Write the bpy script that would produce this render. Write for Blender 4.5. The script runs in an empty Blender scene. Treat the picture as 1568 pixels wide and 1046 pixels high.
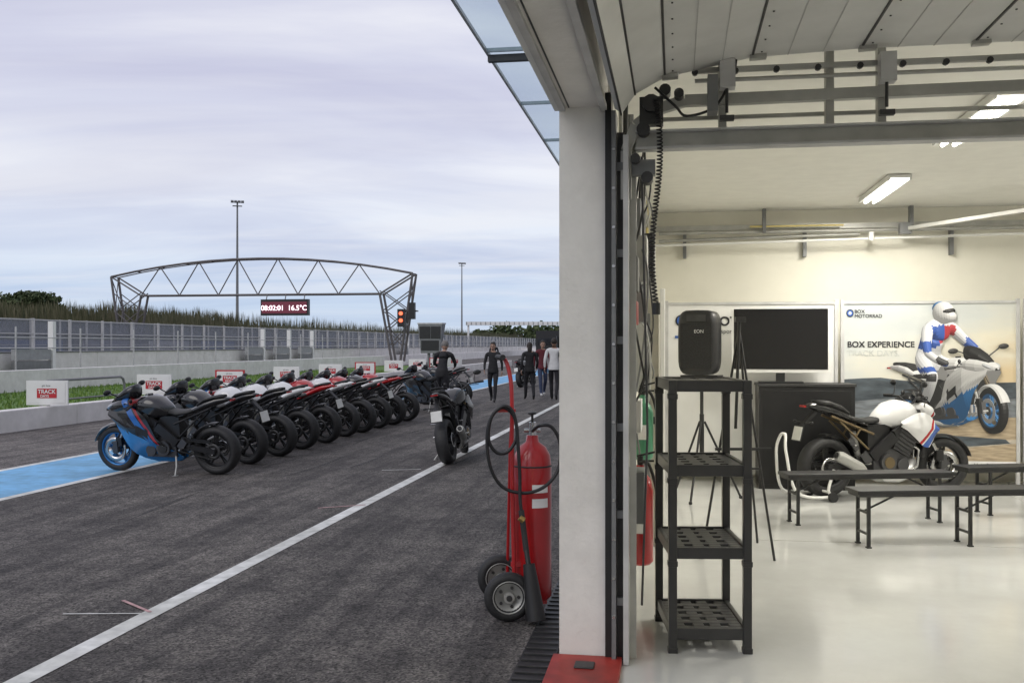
import bpy, math, random
from mathutils import Vector, Matrix, noise
random.seed(7)
TH=math.radians(9.3); ST,CT=math.sin(TH),math.cos(TH)
sc=bpy.context.scene
def L(t,s,z=0): return Vector((t*CT+s*ST,-t*ST+s*CT,z))

# ---------------- materials ----------------
MATS={}
def lin(c): return tuple(c)+(1,) if len(c)==3 else c
def mat(name,col,rough=.5,metal=0,var=.12,scale=6,bump=0,bscale=40,emit=None,coat=0,spec=.5,alpha=None,stretch=None,dirt=0):
    if name in MATS: return MATS[name]
    m=bpy.data.materials.new(name); m.use_nodes=True; n=m.node_tree.nodes; l=m.node_tree.links
    m.diffuse_color=lin(col)
    b=n['Principled BSDF']; b.inputs['Roughness'].default_value=rough; b.inputs['Metallic'].default_value=metal
    b.inputs['Coat Weight'].default_value=coat; b.inputs['Specular IOR Level'].default_value=spec
    tc=n.new('ShaderNodeTexCoord'); mp=n.new('ShaderNodeMapping'); l.new(tc.outputs['Object'],mp.inputs[0])
    if stretch: mp.inputs['Scale'].default_value=stretch
    nz=n.new('ShaderNodeTexNoise'); nz.inputs['Scale'].default_value=scale; nz.inputs['Detail'].default_value=4
    l.new(mp.outputs[0],nz.inputs['Vector'])
    r=n.new('ShaderNodeValToRGB'); r.color_ramp.elements[0].position=.3; r.color_ramp.elements[1].position=.7
    r.color_ramp.elements[0].color=lin([max(0,c*(1-var)) for c in col]); r.color_ramp.elements[1].color=lin([min(1,c*(1+var)) for c in col])
    l.new(nz.outputs[0],r.inputs[0]); out=r.outputs[0]
    if dirt:
        n2=n.new('ShaderNodeTexNoise'); n2.inputs['Scale'].default_value=1.3; n2.inputs['Detail'].default_value=7; n2.inputs['Roughness'].default_value=.7
        l.new(tc.outputs['Object'],n2.inputs['Vector'])
        r2=n.new('ShaderNodeValToRGB'); r2.color_ramp.elements[0].position=.38; r2.color_ramp.elements[1].position=.62
        r2.color_ramp.elements[0].color=(1-dirt,1-dirt,1-dirt*1.1,1); r2.color_ramp.elements[1].color=(1,1,1,1)
        l.new(n2.outputs[0],r2.inputs[0])
        mx=n.new('ShaderNodeMix'); mx.data_type='RGBA'; mx.blend_type='MULTIPLY'; mx.inputs[0].default_value=1
        l.new(out,mx.inputs[6]); l.new(r2.outputs[0],mx.inputs[7]); out=mx.outputs[2]
    l.new(out,b.inputs['Base Color'])
    if bump:
        nb=n.new('ShaderNodeTexNoise'); nb.inputs['Scale'].default_value=bscale; nb.inputs['Detail'].default_value=5
        l.new(tc.outputs['Object'],nb.inputs['Vector']); bp=n.new('ShaderNodeBump'); bp.inputs['Strength'].default_value=bump; bp.inputs['Distance'].default_value=.01
        l.new(nb.outputs[0],bp.inputs['Height']); l.new(bp.outputs[0],b.inputs['Normal'])
    if emit:
        b.inputs['Emission Color'].default_value=lin(emit[0]); b.inputs['Emission Strength'].default_value=emit[1]
    if alpha is not None: b.inputs['Alpha'].default_value=alpha
    MATS[name]=m; return m

def mat_asphalt(name='asphalt',gain=1.0):
    m=bpy.data.materials.new(name); m.use_nodes=True; n=m.node_tree.nodes; l=m.node_tree.links; b=n['Principled BSDF']
    tc=n.new('ShaderNodeTexCoord')
    def nz(scale,det,rg=.6,st=None):
        x=n.new('ShaderNodeTexNoise'); x.inputs['Scale'].default_value=scale; x.inputs['Detail'].default_value=det; x.inputs['Roughness'].default_value=rg
        if st:
            mp=n.new('ShaderNodeMapping'); mp.inputs['Scale'].default_value=st; l.new(tc.outputs['Object'],mp.inputs[0]); l.new(mp.outputs[0],x.inputs['Vector'])
        else: l.new(tc.outputs['Object'],x.inputs['Vector'])
        return x.outputs[0]
    def ramp(f,p0,c0,p1,c1):
        r=n.new('ShaderNodeValToRGB'); e=r.color_ramp.elements; e[0].position=p0; e[1].position=p1; e[0].color=lin(c0); e[1].color=lin(c1); l.new(f,r.inputs[0]); return r.outputs[0]
    def mul(a,bb,f=1):
        x=n.new('ShaderNodeMix'); x.data_type='RGBA'; x.blend_type='MULTIPLY'; x.inputs[0].default_value=f; l.new(a,x.inputs[6]); l.new(bb,x.inputs[7]); return x.outputs[2]
    vo=n.new('ShaderNodeTexVoronoi'); vo.inputs['Scale'].default_value=80; l.new(tc.outputs['Object'],vo.inputs['Vector'])
    g=gain
    agg=ramp(vo.outputs['Color'],.1,(.060*g,.055*g,.053*g),.95,(.40*g,.37*g,.34*g))
    big=ramp(nz(.35,6,.65),.36,(.66,.65,.66),.64,(1.0,.99,.97))
    mid=ramp(nz(2.4,9,.8),.38,(.52,.52,.54),.60,(1,1,1))
    fine=ramp(nz(14,6,.8),.35,(.6,.6,.6),.62,(1,1,1))
    stk=ramp(nz(1.0,7,.72,(4.0,.30,1)),.42,(.58,.58,.60),.56,(1,1,1))
    c=mul(mul(mul(mul(agg,big),mid),stk),fine)
    l.new(c,b.inputs['Base Color']); b.inputs['Roughness'].default_value=.8; b.inputs['Specular IOR Level'].default_value=.25
    bp=n.new('ShaderNodeBump'); bp.inputs['Strength'].default_value=.7; bp.inputs['Distance'].default_value=.006
    l.new(vo.outputs['Distance'],bp.inputs['Height']); l.new(bp.outputs[0],b.inputs['Normal'])
    return m
def mat_stripe(name,base,c1,c2,offs=.0,rough=.22):
    if name in MATS: return MATS[name]
    m=bpy.data.materials.new(name); m.use_nodes=True; n=m.node_tree.nodes; l=m.node_tree.links; b=n['Principled BSDF']
    m.diffuse_color=lin(base)
    tc=n.new('ShaderNodeTexCoord'); sp=n.new('ShaderNodeSeparateXYZ'); l.new(tc.outputs['Object'],sp.inputs[0])
    a=n.new('ShaderNodeMath'); a.operation='MULTIPLY'; a.inputs[1].default_value=.85; l.new(sp.outputs[0],a.inputs[0])
    a2=n.new('ShaderNodeMath'); a2.operation='MULTIPLY_ADD'; a2.inputs[1].default_value=-.6; l.new(sp.outputs[2],a2.inputs[0]); l.new(a.outputs[0],a2.inputs[2])
    a3=n.new('ShaderNodeMath'); a3.operation='MULTIPLY_ADD'; a3.inputs[1].default_value=.7; a3.inputs[2].default_value=.2+offs; l.new(a2.outputs[0],a3.inputs[0])
    r=n.new('ShaderNodeValToRGB'); r.color_ramp.interpolation='CONSTANT'; e=r.color_ramp.elements
    e[0].position=0; e[0].color=lin(base); e[1].position=.44; e[1].color=lin(c2)
    for p,c in ((.462,base),(.475,c1),(.53,base)):
        x=e.new(p); x.color=lin(c)
    l.new(a3.outputs[0],r.inputs[0]); l.new(r.outputs[0],b.inputs['Base Color']); b.inputs['Roughness'].default_value=rough; b.inputs['Coat Weight'].default_value=.6
    MATS[name]=m; return m
def mat_island(name,cols,rough=.8):
    m=bpy.data.materials.new(name); m.use_nodes=True; n=m.node_tree.nodes; l=m.node_tree.links; b=n['Principled BSDF']
    g=n.new('ShaderNodeNewGeometry'); r=n.new('ShaderNodeValToRGB'); e=r.color_ramp.elements
    while len(e)<len(cols): e.new(.5)
    for i,c in enumerate(cols): e[i].position=i/(len(cols)-1); e[i].color=lin(c)
    l.new(g.outputs['Random Per Island'],r.inputs[0]); l.new(r.outputs[0],b.inputs['Base Color']); b.inputs['Roughness'].default_value=rough
    MATS[name]=m; return m

# ---------------- mesh builder ----------------
class MB:
    def __init__(s): s.v=[];s.f=[];s.m=[];s.sm=[];s.mats=[];s.T=None
    def add(s,vs,fs,mt,smooth=False):
        if mt not in s.mats: s.mats.append(mt)
        i=s.mats.index(mt); o=len(s.v)
        for p in vs:
            p=Vector(p); s.v.append(s.T@p if s.T else p)
        for f in fs: s.f.append([o+k for k in f]); s.m.append(i); s.sm.append(smooth)
    def box(s,x0,x1,y0,y1,z0,z1,mt):
        v=[(x,y,z) for z in (z0,z1) for y in (y0,y1) for x in (x0,x1)]
        s.add(v,[(0,2,3,1),(4,5,7,6),(0,1,5,4),(2,6,7,3),(0,4,6,2),(1,3,7,5)],mt)
    def beam(s,p0,p1,w,h,mt,up=(0,0,1)):
        p0=Vector(p0);p1=Vector(p1);d=(p1-p0).normalized();up=Vector(up)
        sd=d.cross(up)
        if sd.length<1e-3: sd=d.cross(Vector((1,0,0)))
        sd.normalize(); u=sd.cross(d).normalized(); v=[]
        for p in (p0,p1):
            for a,b in ((-1,-1),(1,-1),(1,1),(-1,1)): v.append(p+sd*a*w/2+u*b*h/2)
        s.add(v,[(3,2,1,0),(4,5,6,7),(0,1,5,4),(1,2,6,5),(2,3,7,6),(3,0,4,7)],mt)
    def cyl(s,p0,p1,r0,mt,r1=None,seg=12,caps=True):
        r1=r0 if r1 is None else r1
        p0=Vector(p0);p1=Vector(p1);d=(p1-p0).normalized(); a=d.orthogonal().normalized(); b=d.cross(a); v=[]
        for p,r in ((p0,r0),(p1,r1)):
            for i in range(seg):
                t=2*math.pi*i/seg; v.append(p+(a*math.cos(t)+b*math.sin(t))*r)
        s.add(v,[(i,(i+1)%seg,seg+(i+1)%seg,seg+i) for i in range(seg)],mt,True)
        if caps: s.add(v,[tuple(range(seg-1,-1,-1)),tuple(range(seg,2*seg))],mt)
    def tube(s,pts,r,mt,seg=8,closed=False):
        pts=[Vector(p) for p in pts]; n=len(pts); v=[]; a=None
        for i,p in enumerate(pts):
            d=(pts[(i+1)%n if closed else min(i+1,n-1)]-pts[(i-1)%n if closed else max(i-1,0)]).normalized()
            if a is None: a=d.orthogonal().normalized()
            else:
                a=(a-d*a.dot(d)).normalized()
            b=d.cross(a); rr=r[i] if isinstance(r,(list,tuple)) else r
            for k in range(seg):
                t=2*math.pi*k/seg; v.append(p+(a*math.cos(t)+b*math.sin(t))*rr)
        f=[]
        for i in range(n if closed else n-1):
            j=(i+1)%n
            for k in range(seg): f.append((i*seg+k,i*seg+(k+1)%seg,j*seg+(k+1)%seg,j*seg+k))
        s.add(v,f,mt,True)
        if not closed: s.add(v,[tuple(range(seg-1,-1,-1)),tuple(range((n-1)*seg,n*seg))],mt)
    def spline(s,pts,r,mt,seg=8,sub=6):
        P=[Vector(p) for p in pts]; out=[]
        for i in range(len(P)-1):
            p0=P[max(i-1,0)];p1=P[i];p2=P[i+1];p3=P[min(i+2,len(P)-1)]
            for k in range(sub):
                t=k/sub; out.append(.5*((2*p1)+(p2-p0)*t+(2*p0-5*p1+4*p2-p3)*t*t+(3*p1-p0-3*p2+p3)*t**3))
        out.append(P[-1]); s.tube(out,r,mt,seg)
    def revolve(s,prof,c,mt,seg=28,a0=0,a1=2*math.pi,closedp=True,axis='y',smooth=True):
        c=Vector(c); v=[]; n=len(prof); full=abs(a1-a0-2*math.pi)<1e-4; ns=seg if full else seg+1
        for i in range(ns):
            t=a0+(a1-a0)*i/seg
            for r,h in prof:
                if axis=='y': v.append(c+Vector((r*math.cos(t),h,r*math.sin(t))))
                else: v.append(c+Vector((r*math.cos(t),r*math.sin(t),h)))
        f=[]
        for i in range(seg):
            j=(i+1)%ns
            for k in range(n if closedp else n-1):
                f.append((i*n+k,j*n+k,j*n+(k+1)%n,i*n+(k+1)%n))
        s.add(v,f,mt,smooth)
    def ell(s,c,r,mt,R=None,seg=14,rings=9):
        c=Vector(c); v=[];f=[]
        for i in range(rings+1):
            ph=math.pi*i/rings
            for k in range(seg):
                t=2*math.pi*k/seg; p=Vector((r[0]*math.sin(ph)*math.cos(t),r[1]*math.sin(ph)*math.sin(t),r[2]*math.cos(ph)))
                if R: p=R@p
                v.append(c+p)
        for i in range(rings):
            for k in range(seg): f.append((i*seg+k,(i+1)*seg+k,(i+1)*seg+(k+1)%seg,i*seg+(k+1)%seg))
        s.add(v,f,mt,True)
    def loft(s,secs,mt,n=16,e=.75):
        v=[]
        for (x,w,zb,zt) in secs:
            for k in range(n):
                t=2*math.pi*k/n; cy,cz=math.cos(t),math.sin(t)
                y=w*math.copysign(abs(cy)**e,cy); z=(zb+zt)/2+(zt-zb)/2*math.copysign(abs(cz)**e,cz); v.append((x,y,z))
        f=[]
        for i in range(len(secs)-1):
            for k in range(n): f.append((i*n+k,i*n+(k+1)%n,(i+1)*n+(k+1)%n,(i+1)*n+k))
        f.append(tuple(range(n-1,-1,-1))); f.append(tuple(range((len(secs)-1)*n,len(secs)*n)))
        s.add(v,f,mt,True)
    def poly(s,pts,mt): s.add(pts,[tuple(range(len(pts)))],mt)
    def text(s,txt,x,y,z,size,mt,align='LEFT',bold=0):
        cu=bpy.data.curves.new('tx','FONT'); cu.body=txt; cu.size=size; cu.align_x=align
        o=bpy.data.objects.new('tx',cu); sc.collection.objects.link(o)
        me=bpy.data.meshes.new_from_object(o.evaluated_get(bpy.context.evaluated_depsgraph_get()))
        for k,(dx,dz) in enumerate(((0,0),) if not bold else ((0,0),(bold,0),(bold,bold),(0,bold))):
            s.add([(x+dx+p.co.x,y-.0004*k,z+dz+p.co.y) for p in me.vertices],[tuple(f.vertices) for f in me.polygons],mt)
        bpy.data.objects.remove(o); bpy.data.curves.remove(cu); bpy.data.meshes.remove(me)
    def build(s,name,loc=(0,0,0),rot=(0,0,0),bevel=0,parent=None,lane=False):
        me=bpy.data.meshes.new(name); me.from_pydata([tuple(p) for p in s.v],[],s.f)
        for m in s.mats: me.materials.append(m)
        me.polygons.foreach_set('material_index',s.m); me.polygons.foreach_set('use_smooth',s.sm); me.update()
        o=bpy.data.objects.new(name,me); sc.collection.objects.link(o); o.location=loc; o.rotation_euler=(0,0,-TH) if lane else rot
        if bevel:
            b=o.modifiers.new('bv','BEVEL'); b.width=bevel; b.segments=2; b.limit_method='ANGLE'
        if parent: o.parent=parent
        return o

ASPH=mat_asphalt(); ASPH2=mat_asphalt('fast_lane_asphalt',1.35)
WHITEP=mat('white_paint',(.74,.74,.72),.6,var=.2,scale=9,dirt=.3)
BLUEP=mat('blue_paint',(.16,.45,.76),.6,var=.15,scale=5,dirt=.3)
CONC=mat('white_concrete',(.80,.78,.76),.8,var=.06,scale=4,bump=.3,dirt=.14)
CONC2=mat('pillar_concrete',(.78,.76,.73),.75,var=.05,scale=5,bump=.35,bscale=25,dirt=.10)
GRASS=mat('grass',(.09,.17,.03),.9,var=.45,scale=3,bump=1,bscale=60)
EARTH=mat('terrain',(.10,.11,.06),.95,var=.35,scale=.1)
STEEL=mat('galvanised_steel',(.42,.42,.40),.45,.5,var=.15)
DSTEEL=mat('dark_steel',(.06,.06,.062),.5,.5,var=.2,dirt=.3)
GSTEEL=mat('grey_painted_steel',(.19,.195,.20),.5,.3)
LSTEEL=mat('light_post_steel',(.5,.5,.5),.5,.2)
BLACK=mat('black_plastic',(.014,.014,.015),.42,var=.2)
RUB=mat('tyre_rubber',(.018,.018,.019),.62,var=.25,scale=30)
REDP=mat('red_paint',(.42,.012,.015),.30,var=.1,coat=.4,dirt=.15)
CREAM=mat('cream_wall',(.80,.78,.69),.7,var=.03,scale=1.5,dirt=.05)
CEIL=mat('ceiling_paint',(.80,.79,.74),.8,var=.03)
EPOXY=mat('epoxy_floor',(.54,.545,.53),.13,var=.04,scale=1.2,bump=.008,bscale=3,dirt=.08)
DOORW=mat('door_panel_white',(.60,.60,.58),.45,var=.04,dirt=.08)
DOORL=mat('door_panel_groove',(.44,.44,.42),.5,var=.04)
CHROME=mat('machined_metal',(.55,.55,.55),.25,1)
ENG=mat('engine_grey',(.09,.09,.095),.4,.6)
GLASSD=mat('tinted_screen',(.01,.01,.012),.08,spec=.6,var=.05)
PWHITE=mat('panel_white',(.74,.74,.72),.5,var=.02)

# ---------------- world ----------------
w=bpy.data.worlds.new("World"); sc.world=w; w.use_nodes=True; n=w.node_tree.nodes; l=w.node_tree.links
bg=n['Background']; sky=n.new('ShaderNodeTexSky'); sky.sky_type='NISHITA'; sky.sun_disc=False
SE,SR=math.radians(38),math.radians(-140)
sky.sun_elevation=SE; sky.sun_rotation=SR
tc=n.new('ShaderNodeTexCoord'); sp=n.new('ShaderNodeSeparateXYZ'); l.new(tc.outputs['Generated'],sp.inputs[0])
def M(op,a,b=None,c=None):
    x=n.new('ShaderNodeMath'); x.operation=op
    for i,q in enumerate((a,b,c)):
        if q is None: continue
        if isinstance(q,(int,float)): x.inputs[i].default_value=q
        else: l.new(q,x.inputs[i])
    return x.outputs[0]
zc=M('MAXIMUM',sp.outputs[2],0.0); dn=M('ADD',zc,.10)
cx=n.new('ShaderNodeCombineXYZ'); l.new(M('DIVIDE',sp.outputs[0],dn),cx.inputs[0]); l.new(M('DIVIDE',sp.outputs[1],dn),cx.inputs[1])
def NZ(sc_,det,off=0,sx=.55,sy=1.0,rg=.5,dist=0):
    mp=n.new('ShaderNodeMapping'); mp.inputs['Location'].default_value=(off,off*.7,0); mp.inputs['Scale'].default_value=(sx,sy,1); mp.inputs['Rotation'].default_value=(0,0,.25); l.new(cx.outputs[0],mp.inputs[0])
    x=n.new('ShaderNodeTexNoise'); x.noise_dimensions='2D'; x.inputs['Scale'].default_value=sc_; x.inputs['Detail'].default_value=det; x.inputs['Roughness'].default_value=rg; x.inputs['Distortion'].default_value=dist; l.new(mp.outputs[0],x.inputs['Vector']); return x.outputs[0]
def RP(f,pts):
    r=n.new('ShaderNodeValToRGB'); e=r.color_ramp.elements
    while len(e)<len(pts): e.new(.5)
    for i,(p,c) in enumerate(pts): e[i].position=p; e[i].color=lin(c)
    l.new(f,r.inputs[0]); return r.outputs[0]
def MX(f,a,b,bt='MIX'):
    x=n.new('ShaderNodeMix'); x.data_type='RGBA'; x.blend_type=bt
    if isinstance(f,(int,float)): x.inputs[0].default_value=f
    else: l.new(f,x.inputs[0])
    l.new(a,x.inputs[6]); l.new(b,x.inputs[7]); return x.outputs[2]
grad=RP(zc,[(0,(.52,.66,.85)),(.05,(.46,.62,.86)),(.10,(.62,.73,.91)),(.16,(.82,.86,.95)),(.26,(.68,.69,.84)),(.7,(.58,.58,.73))])
cloud=RP(NZ(1.0,6,0,.5,.8,.52,.5),[(.32,(.54,.54,.71)),(.48,(.68,.69,.83)),(.64,(.93,.93,.98))])
cf=RP(zc,[(0,(.15,)*3),(.05,(.3,)*3),(.10,(.55,)*3),(.3,(.7,)*3)])
thin=RP(NZ(1.3,6,3.1,.32,1.1,.55,.5),[(.42,(0,0,0)),(.70,(1,1,1))])
col=MX(cf,grad,cloud)
vm=n.new('ShaderNodeVectorMath'); vm.operation='SCALE'; vm.inputs[3].default_value=10.4; l.new(col,vm.inputs[0])
tw=n.new('ShaderNodeRGB'); tw.outputs[0].default_value=(.94,.95,1,1)
full=MX(.90,sky.outputs[0],vm.outputs[0])
tv=n.new('ShaderNodeVectorMath'); tv.operation='SCALE'; tv.inputs[3].default_value=9.2; l.new(tw.outputs[0],tv.inputs[0])
lowf=RP(zc,[(0,(.1,)*3),(.04,(.35,)*3),(.10,(.7,)*3),(.22,(.35,)*3),(.4,(.15,)*3)])
full=MX(M('MULTIPLY',thin,lowf),full,tv.outputs[0])
l.new(full,bg.inputs[0]); bg.inputs[1].default_value=.1
sun=bpy.data.lights.new('sun','SUN'); sun.energy=.9; sun.angle=math.radians(40); sun.color=(1,.96,.9)
so=bpy.data.objects.new('sun',sun); sc.collection.objects.link(so)
sd=Vector((math.sin(SR)*math.cos(SE),math.cos(SR)*math.cos(SE),math.sin(SE)))
so.rotation_euler=sd.to_track_quat('Z','Y').to_euler()

# ---------------- ground ----------------
b=MB(); b.poly([(-2500,-500,0),(2500,-500,0),(2500,4000,0),(-2500,4000,0)],EARTH); b.build('ground',(0,0,-.06))
b=MB(); b.poly([(-8.68,-40,0),(-.6,-40,0),(-.6,400,0),(-8.68,400,0)],ASPH); b.poly([(-12.3,-40,0),(-8.68,-40,0),(-8.68,400,0),(-12.3,400,0)],ASPH2); b.build('pit_lane',lane=True)
b=MB(); b.poly([(-24.8,-40,-.02),(-12.4,-40,-.02),(-12.4,75,-.02),(-24.8,75,-.02)],GRASS)
gi=mat_island('grass_blades',[(.06,.13,.02),(.12,.22,.035),(.19,.27,.06)])
for i in range(14000):
    t=random.uniform(-22.3,-12.7); s=random.uniform(8,60); h=random.uniform(.05,.13); a=random.uniform(0,3.14); dx,dy=.03*math.cos(a),.03*math.sin(a)
    b.add([(t-dx,s-dy,-.02),(t+dx,s+dy,-.02),(t+random.uniform(-.03,.03),s,h)],[(0,1,2)],gi)
b.build('grass_verge',lane=True)
b=MB(); b.poly([(-24.8,75,-.015),(-12.4,75,-.015),(-12.4,400,-.015),(-24.8,400,-.015)],ASPH); b.poly([(-42,-40,-.02),(-25,-40,-.02),(-25,400,-.02),(-42,400,-.02)],ASPH); b.build('race_track',lane=True)
b=MB()
def strip(t0,t1,s0,s1,m,z=.004): b.poly([(t0,s0,z),(t1,s0,z),(t1,s1,z),(t0,s1,z)],m)
strip(-3.23,-3.10,-5,200,WHITEP); strip(-7.12,-7.0,-5,200,WHITEP); strip(-8.74,-8.62,-5,200,WHITEP); strip(-8.62,-7.12,-5,200,BLUEP)
PINK=mat('faded_pink_paint',(.5,.3,.3),.7,var=.3,scale=20)
def mark(p0,p1,w_,m):
    p0=Vector(p0);p1=Vector(p1);d=(p1-p0).normalized();q=Vector((-d.y,d.x,0))*w_/2
    b.poly([p0-q,p1-q,p1+q,p0+q],m)
CT_=lambda x,y:(x*CT-y*ST, x*ST+y*CT, .007)
mark(CT_(-2.74,6.08),CT_(-2.24,6.09),.018,WHITEP); mark(CT_(-2.5,6.4),CT_(-2.22,6.12),.025,PINK)
mark(CT_(-1.95,10.0),CT_(-1.5,10.2),.03,PINK); mark(CT_(-1.7,13.0),CT_(-1.2,13.1),.03,WHITEP)
b.build('road_markings',lane=True)
SC=mat('tyre_scuff',(.02,.02,.022),.6,alpha=.4)
b=MB()
for k in range(9):
    t0=random.uniform(-6,-1.2); s0=random.uniform(7,18); cv=random.uniform(-.12,.12); ww=random.uniform(.05,.1); ln_=random.uniform(1,3); dr=random.uniform(-.4,.4)
    P=[]
    for i in range(13):
        u=i/12; t=t0+dr*u+cv*math.sin(u*3); s=s0+ln_*u; wv=ww*math.sin(math.pi*min(max(u,.04),.96)); P.append((t-wv/2,s,.0025+.0001*k)); P.append((t+wv/2,s,.0025+.0001*k))
    b.add(P,[(2*i,2*i+1,2*i+3,2*i+2) for i in range(12)],SC)
b.build('tyre_marks',lane=True)

# ---------------- low wall, pit walls, fences ----------------
b=MB(); s=-5
while s<75:
    b.box(-12.55,-12.28,s,s+3.985,-.02,.41,CONC); s+=4
b.build('low_concrete_wall',lane=True,bevel=.02)
b=MB(); s=0
while s<200:
    b.box(-22.8,-22.5,s,s+4.985,-.02,.74,CONC); b.box(-25.2,-24.9,s,s+4.985,-.02,1.32,CONC); b.box(-25.26,-24.84,s,s+4.985,1.325,1.36,GSTEEL); s+=5
b.build('pit_wall',lane=True,bevel=.02)
b=MB(); 
WC=mat('wire_crate',(.3,.31,.32),.6)
for k in range(40):
    s=5+k*4.1
    b.cyl((-24.3,s,0),(-24.3,s,2.3),.035,LSTEEL,seg=6)
    if k in (6,7,12,13,14,20):
        b.box(-24.5,-24.35,s,s+2.2,.35,1.0,GSTEEL); b.box(-24.5,-24.35,s,s+2.2,1.05,1.45,WC); b.box(-24.52,-24.30,s+2.25,s+2.45,0,2.55,PWHITE)
for z in (1.5,1.9,): b.cyl((-24.3,5,z),(-24.3,170,z),.02,LSTEEL,seg=5)
b.build('pit_wall_railing',lane=True)
MESH=mat('chain_link_mesh',(.26,.28,.32),.6,.2,alpha=.45)
MESH2=mat('far_chain_link_mesh',(.20,.22,.27),.6,.2,alpha=.55)
b=MB()
for k in range(90):
    s=10+k*2.6; b.box(-27.06,-26.96,s-.05,s+.05,0,2.75,LSTEEL)
for z in (.9,1.5,2.1,2.7): b.box(-27.03,-26.99,10,244,z-.02,z+.02,LSTEEL)
b.poly([(-27.08,10,.2),(-27.08,244,.2),(-27.08,244,2.7),(-27.08,10,2.7)],MESH)
b.build('catch_fence',lane=True)
b=MB()
for k in range(80):
    s=15+k*3.1; b.box(-41.1,-41,s-.06,s+.06,0,3.3,LSTEEL)
b.box(-41.3,-41.0,10,260,0,1.0,CONC)
for z in (1.6,2.3,3.2): b.box(-41.06,-41.02,10,260,z-.02,z+.02,STEEL)
b.poly([(-41.15,10,.2),(-41.15,260,.2),(-41.15,260,3.2),(-41.15,10,3.2)],MESH2)
for k in range(22): b.box(-41.6,-41.5,20+k*9,20+k*9+6.5,1.1,1.9,[PWHITE,mat('hoarding_blue',(.05,.12,.3),.5),mat('hoarding_grey',(.3,.3,.32),.5)][k%3])
b.build('catch_fence',lane=True)

b=MB()
for s0 in (9.5,14.2,19.0):
    pts=[(-13.1,s0,0),(-13.1,s0,.7),(-13.1,s0+.05,.82),(-13.1,s0+.17,.87),(-13.1,s0+3.0,.87),(-13.1,s0+3.12,.82),(-13.1,s0+3.17,.7),(-13.1,s0+3.17,0)]
    b.tube(pts,.03,GSTEEL); b.cyl((-13.1,s0,.45),(-13.1,s0+3.17,.45),.02,GSTEEL,seg=6)
b.build('tube_railing',lane=True)
RDK=mat('board_red',(.45,.02,.03),.5); 
for k in range(10):
    s=18.2+k*4.15; b=MB(); 
    b.T=Matrix.Translation((-12.42,s,0))@Matrix.Rotation(math.radians(8),4,'Z')
    b.box(-.03,.03,.021,.05,.40,.9,GSTEEL)
    b.box(-.42,.42,-.02,.02,.43,.92,RDK if k%3==2 else PWHITE); b.box(-.37,.37,-.026,-.021,.47,.88,PWHITE)
    b.box(-.20,.20,-.032,-.027,.57,.76,RDK); b.text('TRACK',-.18,-.036,.66,.11,PWHITE,bold=.004); b.text('DAYS',-.13,-.036,.585,.07,PWHITE,bold=.003); b.text('pit box',-.10,-.029,.80,.06,BLACK)
    b.T=None
    b.build('advertising_board',lane=True)

# ---------------- reeds, trees ----------------
RE=mat_island('reed_leaves',[(.045,.055,.02),(.085,.095,.035),(.14,.13,.06),(.24,.21,.12)])
CORE=mat('reed_core',(.045,.05,.022),.95,var=.4,scale=1)
b=MB(); nv=70; pts=[]
for i in range(nv+1):
    s=-20+i*6; h=3.4+.7*noise.noise(Vector((s*.06,0,0)))
    pts+= [(-44.5,s,0),(-46.5,s,h*.72),(-50,s,h+.5),(-60,s,h+.4),(-90,s,h+.3)]
b.add(pts,[(i*5+k,(i+1)*5+k,(i+1)*5+k+1,i*5+k+1) for i in range(nv) for k in range(4)],CORE,True)
for i in range(34000):
    s=random.uniform(20,370) if i%3 else random.uniform(45,110)
    t=random.uniform(-51.5,-45.3); zb=1.3+(-45.5-t)*.42; h=random.uniform(1.0,2.0)+1.0*noise.noise(Vector((s*.05,t*.2,0)))+.5*noise.noise(Vector((s*.35,t*.5,2))); w_=random.uniform(.04,.13); lx=random.uniform(-.4,.6)
    b.add([(t,s-w_,zb),(t,s+w_,zb),(t,s+w_*.5+lx*.6,zb+h*.7),(t,s+lx,zb+h)],[(0,1,2,3)],RE)
b.build('reed_bank',lane=True)
LEAF=mat_island('tree_foliage',[(.02,.035,.012),(.04,.065,.02),(.065,.09,.03),(.09,.11,.045)])
BARK=mat('bark',(.08,.06,.045),.9)
def tree(name,x,y,h,cw,chh,nclump,nleaf,umbrella=False,lf=.22,z0=0):
    b=MB(); th=h-chh*.6
    b.tube([(0,0,z0),(.1,0,th*.5),(.0,.1,th)],[h*.03,h*.022,h*.012],BARK)
    cl=[]
    for i in range(nclump):
        a=random.uniform(0,6.28); r=cw/2*math.sqrt(random.random())*.85
        zz=th+(random.uniform(-.35,.45) if not umbrella else random.uniform(-.1,.35))*chh*(1-.5*(r/(cw/2))**2)+chh*.25
        c=Vector((r*math.cos(a),r*math.sin(a),zz)); cl.append((c,random.uniform(.12,.24)*cw))
        b.tube([(0,0,th*.75),c*.5+Vector((0,0,th*.4)),c],[h*.012,h*.008,h*.003],BARK,seg=5)
    for i in range(nleaf):
        c,r=random.choice(cl); d=Vector((random.gauss(0,1),random.gauss(0,1),random.gauss(0,.7))); d=d.normalized()*r*random.uniform(.5,1)
        d.z*=.6; p=c+d; R=Vector((random.gauss(0,1),random.gauss(0,1),random.gauss(0,1))).normalized(); q=R.orthogonal().normalized()*lf; rr=R.cross(q).normalized()*lf*.6
        b.add([p-q,p-rr,p+q,p+rr],[(0,1,2,3)],LEAF)
    return b.build(name,(x,y,0))
tree('umbrella_pine',-77.5,160,9.2,10,3.2,26,8000,False,.3)
tree('pine_tree',-90,172,9.0,9,3.4,18,4000,False,.3)
b=MB()
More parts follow.
